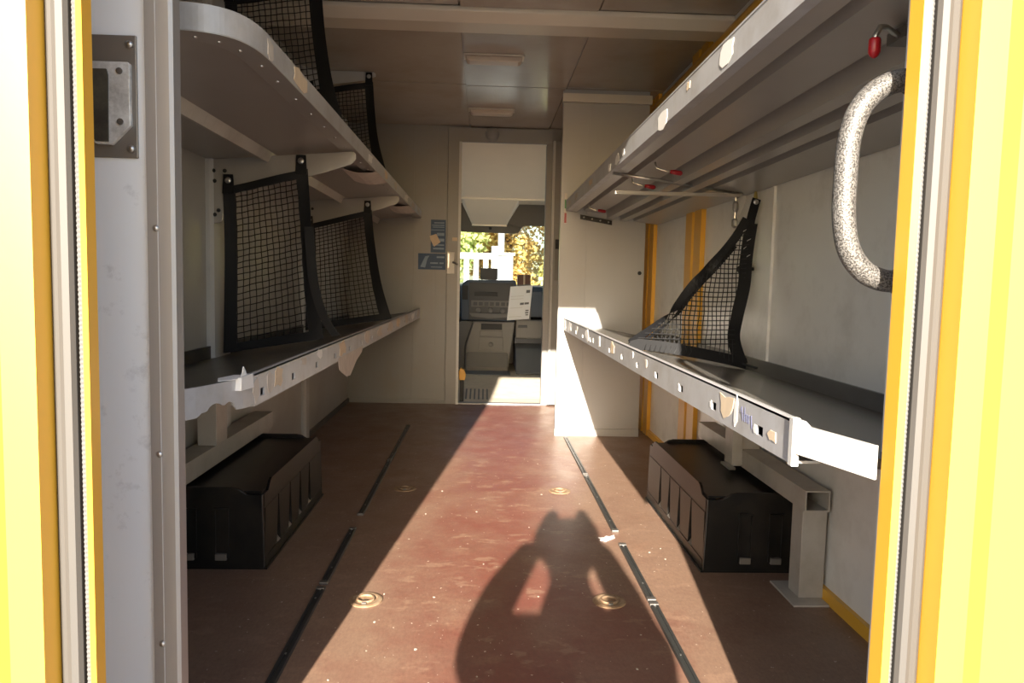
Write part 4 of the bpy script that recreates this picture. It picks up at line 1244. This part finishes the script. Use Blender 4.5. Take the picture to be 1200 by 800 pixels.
MB().prism([(-0.13, 0.60), (0.26, 0.60), (0.24, 0.568), (0.05, 0.555), (-0.11, 0.568)], 'y', 6.575, 6.596).build('ashtray', 'cab_grey_dark', cs, bevel=0.004)
cn = thing('centre_console', 'grey console with black slot and small drawer below the dashboard', 'console', (0.07, 6.72, 0.085))
bd = MB().prism([(-0.09, 0.525), (0.285, 0.525), (0.235, 0.12), (0.225, 0.085), (-0.16, 0.085), (-0.16, 0.30)], 'y', 6.60, 6.95).build('body', 'cab_grey', cn, bevel=0.01)
MB().prism([(-0.20, 0.53), (-0.095, 0.52), (-0.165, 0.30), (-0.165, 0.085), (-0.34, 0.085), (-0.34, 0.42)], 'y', 6.62, 6.95).build('side_cheek', 'cab_grey_dark', cn, bevel=0.006)
B(-0.022, 0.168, 6.594, 6.602, 0.452, 0.506).build('slot', 'black_rubber', cn, bevel=0.003)
dw = B(-0.035, 0.18, 6.590, 6.602, 0.265, 0.385).build('drawer', 'cab_grey', cn, bevel=0.004)
MB().lathe([(0.022, 0), (0.022, -0.012), (0.004, -0.016)], (0.07, 6.590, 0.318), 14, 'y').build('drawer_knob', 'dark_steel', dw)
B(-0.03, 0.175, 6.592, 6.602, 0.392, 0.44).build('tray', 'cab_grey', cn, bevel=0.004)
MB().prism([(6.60, 0.25), (6.50, 0.12), (6.50, 0.085), (6.60, 0.085)], 'x', -0.15, 0.225).build('skirt', 'cab_grey', cn, bevel=0.01)
gb = thing('glovebox', 'grey glovebox with black handle right of the console', 'glovebox', (0.62, 6.75, 0.38))
B(0.292, 0.95, 6.615, 6.86, 0.375, 0.545).build('lid', 'cab_grey', gb, bevel=0.012)
B(0.315, 0.395, 6.605, 6.617, 0.473, 0.497).build('handle', 'dash_black', gb, bevel=0.004)
fw_ = thing('footwell_cover', 'grey slanting footwell cover below the glovebox', 'panel', (0.6, 6.5, 0.085))
MB().prism([(6.30, 0.085), (6.30, 0.10), (6.62, 0.285), (6.80, 0.34), (7.0, 0.34), (7.0, 0.085)], 'x', 0.292, 0.98).build('ramp', 'cab_mat', fw_, bevel=0.01)
MB().prism([(6.74, 0.285), (6.74, 0.375), (6.9, 0.375), (6.9, 0.285)], 'x', 0.292, 0.98).build('shadow_gap_panel', 'dash_black', fw_)
el = thing('display_screen', 'black display screen standing on the dashboard top', 'display', (0.04, 6.66, 0.898))
MB().box(-0.037, 0.118, 6.645, 6.665, 0.905, 1.005).build('panel', 'dash_black', el, bevel=0.003)
MB().prism([(-0.03, 0.899), (0.11, 0.899), (0.105, 0.906), (-0.025, 0.906)], 'y', 6.64, 6.67).build('stand', 'dash_black', el)
bb = thing('parcel_box', 'small dark brown box lying on the dashboard', 'box', (0.37, 6.86, 0.857))
MB().box(0.31, 0.43, 6.80, 6.93, 0.86, 0.955).build('carton', 'brown_box', bb, bevel=0.003)
B(0.362, 0.378, 6.799, 6.931, 0.859, 0.9555).build('tape', 'paper_tan', bb)
# clipboard with papers
pc = thing('document', 'white printed sheets hanging in front of the dashboard', 'document', (0.32, 6.57, 0.53))


def tilted(x0, x1, z0, z1, y, dx=0.0, dz=0.0):
    # sheet hung a little out of true
    def R(x, z):
        cx, cz, a = 0.322, 0.70, 0.085
        return (cx + (x - cx) * math.cos(a) - (z - cz) * math.sin(a) * -1, cz + (z - cz) * math.cos(a) + (x - cx) * math.sin(a))
    return MB().prism([R(x0, z0), R(x1, z0), R(x1, z1), R(x0, z1)], 'y', y, y + 0.0015)


MB().prism([(0.30, 0.86), (0.42, 0.87), (0.425, 0.55), (0.30, 0.55)], 'y', 6.575, 6.60).build('clip_board', 'cab_grey_dark', pc)
sh0 = tilted(0.222, 0.422, 0.548, 0.852, 6.570).build('sheet', 'paper_white', pc)
for x0, x1, z0, z1 in ((0.37, 0.405, 0.785, 0.812), (0.325, 0.36, 0.680, 0.70), (0.365, 0.405, 0.682, 0.70), (0.38, 0.41, 0.62, 0.632), (0.38, 0.41, 0.60, 0.612), (0.385, 0.41, 0.582, 0.592)):
    tilted(x0, x1, z0, z1, 6.5688).build('print_mark', 'cab_grey_dark', sh0)
for z in (0.76, 0.735, 0.655, 0.575):
    tilted(0.235, 0.35, z, z + 0.003, 6.5688).build('print_rule', 'paper_dirty', sh0)

# ================================================================== OUTSIDE
fg = thing('white_fence', 'white railing with upright bars beyond the windscreen', 'fence', (-1.2, 13.0, -0.75))
B(-3.4, 0.113, 12.97, 13.03, 1.285, 1.40).build('top_rail', 'white_fence', fg, bevel=0.01)
B(-3.4, 0.113, 12.98, 13.02, -0.2, -0.1).build('bottom_rail', 'white_fence', fg)
for k in range(20):
    x = 0.02 - 0.17 * k
    B(x - 0.045, x + 0.045, 12.985, 13.015, -0.75 if k % 5 == 0 else -0.2, 1.29).build('bar', 'white_fence', fg)
gp = thing('gate_post', 'thick white gate post pair with pole beyond the windscreen', 'post', (0.32, 13.0, -0.75))
B(0.115, 0.235, 12.9, 13.05, -0.75, 1.52).build('post', 'white_fence', gp, bevel=0.01)
MB().prism([(0.235, -0.75), (0.50, -0.75), (0.50, 1.37), (0.235, 1.42)], 'y', 12.92, 13.06).build('post', 'white_fence', gp, bevel=0.01)
B(0.23, 0.53, 12.88, 13.08, 1.36, 1.41).build('cap', 'white_fence', gp)
pl = thing('flag_pole', 'slim white pole rising behind the gate post', 'pole', (0.30, 13.6, -0.75))
MB().tube([(0.30, 13.6, -0.75), (0.30, 13.6, 6.0)], [0.065, 0.06], 12).build('shaft', 'white_fence', pl, smooth=True)
MB().lathe([(0.1, 0.0), (0.1, 0.05), (0.07, 0.08)], (0.30, 13.6, -0.75), 12).build('foot', 'white_fence', pl)
lw = thing('low_wall', 'low pale yellow wall under the trees beyond the windscreen', 'wall', (3.0, 15.0, -0.75))
B(1.15, 6.0, 14.9, 15.1, -0.75, 0.95).build('wall_block', 'pale_wall', lw)
B(1.1, 6.05, 14.85, 15.15, 0.95, 1.02).build('coping', 'pale_wall', lw)


def tree(label, x, y, h, r, m, n, seed):
    rnd = random.Random(seed)
    root = thing('autumn_tree', label, 'tree', (x, y, -0.75), 'autumn trees beyond the windscreen')
    MB().tube([(x, y, -0.8), (x + 0.05, y, 0.4), (x - 0.05, y, h * 0.6), (x, y, h * 0.8)], [0.16, 0.13, 0.09, 0.04], 8).build('trunk', 'bark', root, smooth=True)
    blobs = []
    for k in range(16):
        a = rnd.uniform(0, 2 * PI)
        q = r * rnd.uniform(0.1, 0.75)
        blobs.append((x + q * math.cos(a), y + q * math.sin(a), rnd.uniform(-0.1, h - 1.0), r * rnd.uniform(0.35, 0.6)))
    vs, fs = [], []
    for k in range(n):
        bx, by, bz, br = blobs[rnd.randrange(len(blobs))]
        d = Vector((rnd.gauss(0, 1), rnd.gauss(0, 1), rnd.gauss(0, 1))).normalized() * br * rnd.uniform(0.55, 1.0)
        c = Vector((bx, by, bz)) + d
        nrm = (Vector((rnd.gauss(0, 1), rnd.gauss(0, 1), rnd.gauss(0, 1))) * 0.6 + d.normalized() * 0.7 + Vector((0, 0, 0.4))).normalized()
        u = nrm.cross(Vector((rnd.gauss(0, 1), rnd.gauss(0, 1), rnd.gauss(0, 1)))).normalized()
        w = nrm.cross(u).normalized()
        s_ = rnd.uniform(0.06, 0.10)
        i = len(vs)
        vs += [c - u * s_, c + w * s_ * 0.6, c + u * s_, c - w * s_ * 0.6]
        fs.append((i, i + 1, i + 2, i + 3))
    me = bpy.data.meshes.new('foliage')
    me.from_pydata([tuple(v - Vector(root.location)) for v in vs], [], fs)
    me.materials.append(MATS[m])
    o = bpy.data.objects.new('foliage', me)
    COL.objects.link(o)
    o.parent = root
    o['kind'] = 'stuff'


for a in (('golden autumn tree right of the pole', 2.9, 18.6, 6.2, 1.9, 'leaf_gold', 26000, 1),
          ('yellow-green tree behind the white railing', -1.4, 18.6, 5.6, 1.8, 'leaf_green', 24000, 2),
          ('orange autumn tree behind the white pole', 0.7, 22.5, 6.5, 1.9, 'leaf_orange', 24000, 3),
          ('golden autumn tree beyond the low wall end', 7.0, 19.5, 6.0, 1.9, 'leaf_gold', 14000, 4),
          ('green tree at the far end of the railing', -5.6, 19.5, 6.0, 1.9, 'leaf_green', 14000, 5),
          ('orange tree at the back between golden and orange trees', 2.6, 29.0, 7.5, 2.0, 'leaf_orange', 16000, 6),
          ('tall green tree at the back behind the railing', -3.4, 24.5, 7.5, 2.0, 'leaf_green', 16000, 7),
          ('tall golden tree at the back of the group', 6.4, 24.5, 7.5, 2.0, 'leaf_gold', 16000, 8)):
    tree(*a)

# ================================================================== PERSON TAKING THE PICTURE (casts the shadow on the floor)


def skin_body(name, verts, edges, radii, root_i, m, parent, sub=2):
    me = bpy.data.meshes.new(name)
    org = Vector(parent.location)
    me.from_pydata([tuple(Vector(v) - org) for v in verts], edges, [])
    o = bpy.data.objects.new(name, me)
    COL.objects.link(o)
    o.parent = parent
    sk = o.modifiers.new('skin', 'SKIN')
    sk.use_smooth_shade = True
    for i, d in enumerate(me.skin_vertices[0].data):
        r = radii[i]
        d.radius = (r, r) if not isinstance(r, tuple) else r
        d.use_root = (i == root_i)
    sb = o.modifiers.new('sub', 'SUBSURF')
    sb.levels = sub
    sb.render_levels = sub
    me.materials.append(MATS[m])
    return o


PC = 0.018
person = thing('person', 'person in dark jacket and trousers holding a camera to the face behind the van', 'person', (PC, -0.30, -0.75))
V, E, R = [], [], []


def jv(p, r, link=None):
    V.append(p)
    R.append(r)
    if link is not None:
        E.append((link, len(V) - 1))
    return len(V) - 1


pel = jv((PC, -0.31, 0.15), (0.155, 0.115))
wai = jv((PC, -0.31, 0.30), (0.145, 0.11), pel)
che = jv((PC, -0.30, 0.48), (0.165, 0.12), wai)
ucr = jv((PC, -0.29, 0.61), (0.14, 0.10), che)
nb = jv((0.006, -0.265, 0.69), (0.062, 0.062), ucr)
nk = jv((0.004, -0.225, 0.76), (0.060, 0.060), nb)
nt_ = jv((0.004, -0.20, 0.82), (0.060, 0.060), nk)
for sg, (sx, ex, fx, wx, hx) in ((-1, (-0.150, -0.206, -0.182, -0.118, -0.098)), (1, (0.186, 0.208, 0.178, 0.126, 0.108))):
    shd = jv((sx, -0.275, 0.652), 0.078, ucr)
    elb = jv((ex, -0.07, 0.575), 0.062, shd)
    frm = jv((fx, -0.062, 0.68), 0.060 if sg < 0 else 0.052, elb)
    wri = jv((wx, -0.060, 0.785), 0.044, frm)
    hnd = jv((hx, -0.060, 0.825), 0.036, wri)
    hip = jv((PC + sg * 0.095, -0.31, 0.03), 0.105, pel)
    kne = jv((PC + sg * 0.11, -0.29, -0.30), 0.072, hip)
    cal = jv((PC + sg * 0.115, -0.32, -0.42), 0.070, kne)
    ank = jv((PC + sg * 0.12, -0.33, -0.66), 0.050, cal)
    jv((PC + sg * 0.12, -0.33, -0.72), 0.048, ank)
skin_body('body', V, E, R, pel, 'jacket', person)
for sg in (-1, 1):
    skin_body('shoe', [(PC + sg * 0.12, -0.36, -0.705), (PC + sg * 0.125, -0.29, -0.708), (PC + sg * 0.135, -0.20, -0.715), (PC + sg * 0.14, -0.13, -0.718)], [(0, 1), (1, 2), (2, 3)], [0.042, 0.042, 0.042, 0.030], 1, 'shoe', person)
# head: a shaped lathe-like surface with nose, ears, eyes, mouth
HC = Vector((0.006, -0.185, 0.835))


def head_mesh():
    mb = MB()
    rings = []
    prof = [(-0.115, 0.030, 0.030, 0.050), (-0.10, 0.045, 0.050, 0.035), (-0.08, 0.056, 0.068, 0.020), (-0.05, 0.065, 0.082, 0.005), (-0.01, 0.071, 0.092, -0.004), (0.03, 0.074, 0.096, -0.010), (0.06, 0.071, 0.090, -0.012), (0.085, 0.058, 0.074, -0.014), (0.103, 0.036, 0.048, -0.014), (0.110, 0.010, 0.014, -0.014)]
    n = 28
    for dz, rx, ry, oy in prof:
        ring = []
        for k in range(n):
            a = 2 * PI * k / n
            x, y = rx * math.cos(a), ry * math.sin(a) + oy
            if math.sin(a) > 0.85:
                if -0.06 < dz < 0.0:
                    y += 0.020 * (math.sin(a) - 0.85) / 0.15 * (1.0 if dz < -0.02 else 0.6)      # nose
                if dz < -0.09:
                    y += 0.004
            if 0.0 <= dz < 0.02 and 0.6 < math.sin(a) < 0.93:
                y -= 0.004
            ring.append(HC + Vector((x, y, dz)))
        rings.append(ring)
    vs = [p for r_ in rings for p in r_]
    fs = [(i * n + k, i * n + (k + 1) % n, (i + 1) * n + (k + 1) % n, (i + 1) * n + k) for i in range(len(prof) - 1) for k in range(n)]
    fs += [tuple(range(n - 1, -1, -1)), tuple(range((len(prof) - 1) * n, len(prof) * n))]
    return mb.add(vs, fs)


hdm = head_mesh().build('head', 'skin', person, smooth=True)
md = hdm.modifiers.new('sub', 'SUBSURF')
md.levels = md.render_levels = 1
for sg in (-1, 1):
    MB().tube([HC + Vector((sg * 0.070, -0.005, -0.03)), HC + Vector((sg * 0.078, -0.012, -0.005)), HC + Vector((sg * 0.078, -0.012, 0.018))], [0.006, 0.011, 0.008], 8).build('ear', 'skin', hdm, smooth=True)
    MB().lathe([(0.004, -0.011), (0.010, -0.006), (0.0115, 0), (0.010, 0.006), (0.003, 0.011)], HC + Vector((sg * 0.031, 0.078, 0.008)), 10, 'y').build('eye', 'paper_white', hdm, smooth=True)
MB().tube([HC + Vector((-0.022, 0.080, -0.066)), HC + Vector((0, 0.087, -0.067)), HC + Vector((0.022, 0.080, -0.066))], [0.003, 0.006, 0.003], 8).build('mouth', 'red_cap', hdm, smooth=True)


def hair_mesh():
    vs, fs = [], []
    n, m = 26, 9
    for j in range(m + 1):
        t = j / m
        for k in range(n):
            a = 2 * PI * k / n
            front = max(0, math.sin(a))
            low = 0.02 + 0.055 * front if front > 0 else -0.06 * (-math.sin(a)) + 0.02
            ph = t * PI / 2
            z = low + (0.112 - low) * math.sin(ph)
            q = math.cos(ph) ** 0.75
            vs.append(HC + Vector((0.080 * q * math.cos(a), (0.102 if math.sin(a) < 0 else 0.088) * q * math.sin(a) - 0.012, z + 0.006)))
    for j in range(m):
        for k in range(n):
            fs.append((j * n + k, j * n + (k + 1) % n, (j + 1) * n + (k + 1) % n, (j + 1) * n + k))
    fs.append(tuple(range(m * n, (m + 1) * n)))
    fs.append(tuple(range(n - 1, -1, -1)))
    return MB().add(vs, fs)


hair_mesh().build('hair', 'hair', hdm, smooth=True)
# hands gripping the camera: palm, four fingers over the front/top, thumb behind
PH = 0.0145
for sg in (-1, 1):
    pass
    hv = [(PH + sg * 0.87 * 0.117, -0.060, 0.778), (PH + sg * 0.87 * 0.105, -0.058, 0.82), (PH + sg * 0.87 * 0.098, -0.056, 0.865), (PH + sg * 0.064, -0.052, 0.905), (PH + sg * 0.043, -0.050, 0.948)]
    he = [(0, 1), (1, 2), (2, 3), (3, 4)]
    hr = [0.024, (0.020, 0.030), (0.018, 0.032), (0.024, 0.028), (0.026, 0.026)]
    palm = skin_body('hand', hv, he, hr, 1, 'skin', person)
    tips = [(0.012, 0.935, 0.022), (-0.004, 0.905, 0.0), (-0.006, 0.882, -0.004), (-0.004, 0.860, -0.002)]
    for k in range(4):
        z0 = 0.905 - 0.022 * k
        if k == 0:       # index finger reaches over the top to the release
            pts = [(PH + sg * 0.078, -0.045, 0.89), (PH + sg * 0.066, -0.040, 0.930), (PH + sg * 0.050, -0.038, 0.970), (PH + sg * 0.036, -0.038, 0.970), (PH + sg * 0.032, -0.040, 0.930)]
        else:
            pts = [(PH + sg * 0.87 * 0.100, -0.042, z0), (PH + sg * 0.87 * 0.098, -0.026, z0 + 0.002), (PH + sg * 0.87 * 0.088, -0.016, z0), (PH + sg * 0.87 * (0.062 + 0.002 * k), -0.014, z0 - 0.004), (PH + sg * 0.87 * (0.052 + 0.003 * k), -0.016, z0 - 0.006)]
        skin_body('finger', pts, [(0, 1), (1, 2), (2, 3), (3, 4)], [0.0105, 0.0115, 0.0115, 0.011, 0.008] if k == 0 else [0.0095, 0.0095, 0.009, 0.008, 0.006], 0, 'skin', palm, 1)
    pts = [(PH + sg * 0.87 * 0.103, -0.072, 0.83), (PH + sg * 0.87 * 0.095, -0.088, 0.855), (PH + sg * 0.87 * 0.078, -0.088, 0.880), (PH + sg * 0.87 * 0.062, -0.084, 0.892)]
    skin_body('thumb', pts, [(0, 1), (1, 2), (2, 3)], [0.0115, 0.011, 0.0095, 0.007], 0, 'skin', palm, 1)

cd = thing('photo_camera', 'black compact camera held up by the person behind the van', 'camera', (PC, -0.055, 0.825))
MB().box(PH - 0.066, PH + 0.066, -0.074, -0.026, 0.828, 0.905).build('camera_body', 'camera_black', cd, bevel=0.006)
MB().lathe([(0.030, -0.030), (0.030, -0.012), (0.026, -0.010), (0.024, -0.014), (0.002, -0.016)], (0.0, 0, 0.87), 24, 'y').build('lens_barrel', 'camera_black', cd)
MB().lathe([(0.010, 0.0), (0.010, 0.008), (0.003, 0.010)], (PH + 0.03, -0.05, 0.905), 14).build('release_button', 'steel', cd)
B(PH - 0.018, PH + 0.018, -0.065, -0.035, 0.905, 0.911).build('flash_shoe', 'steel', cd, bevel=0.001)
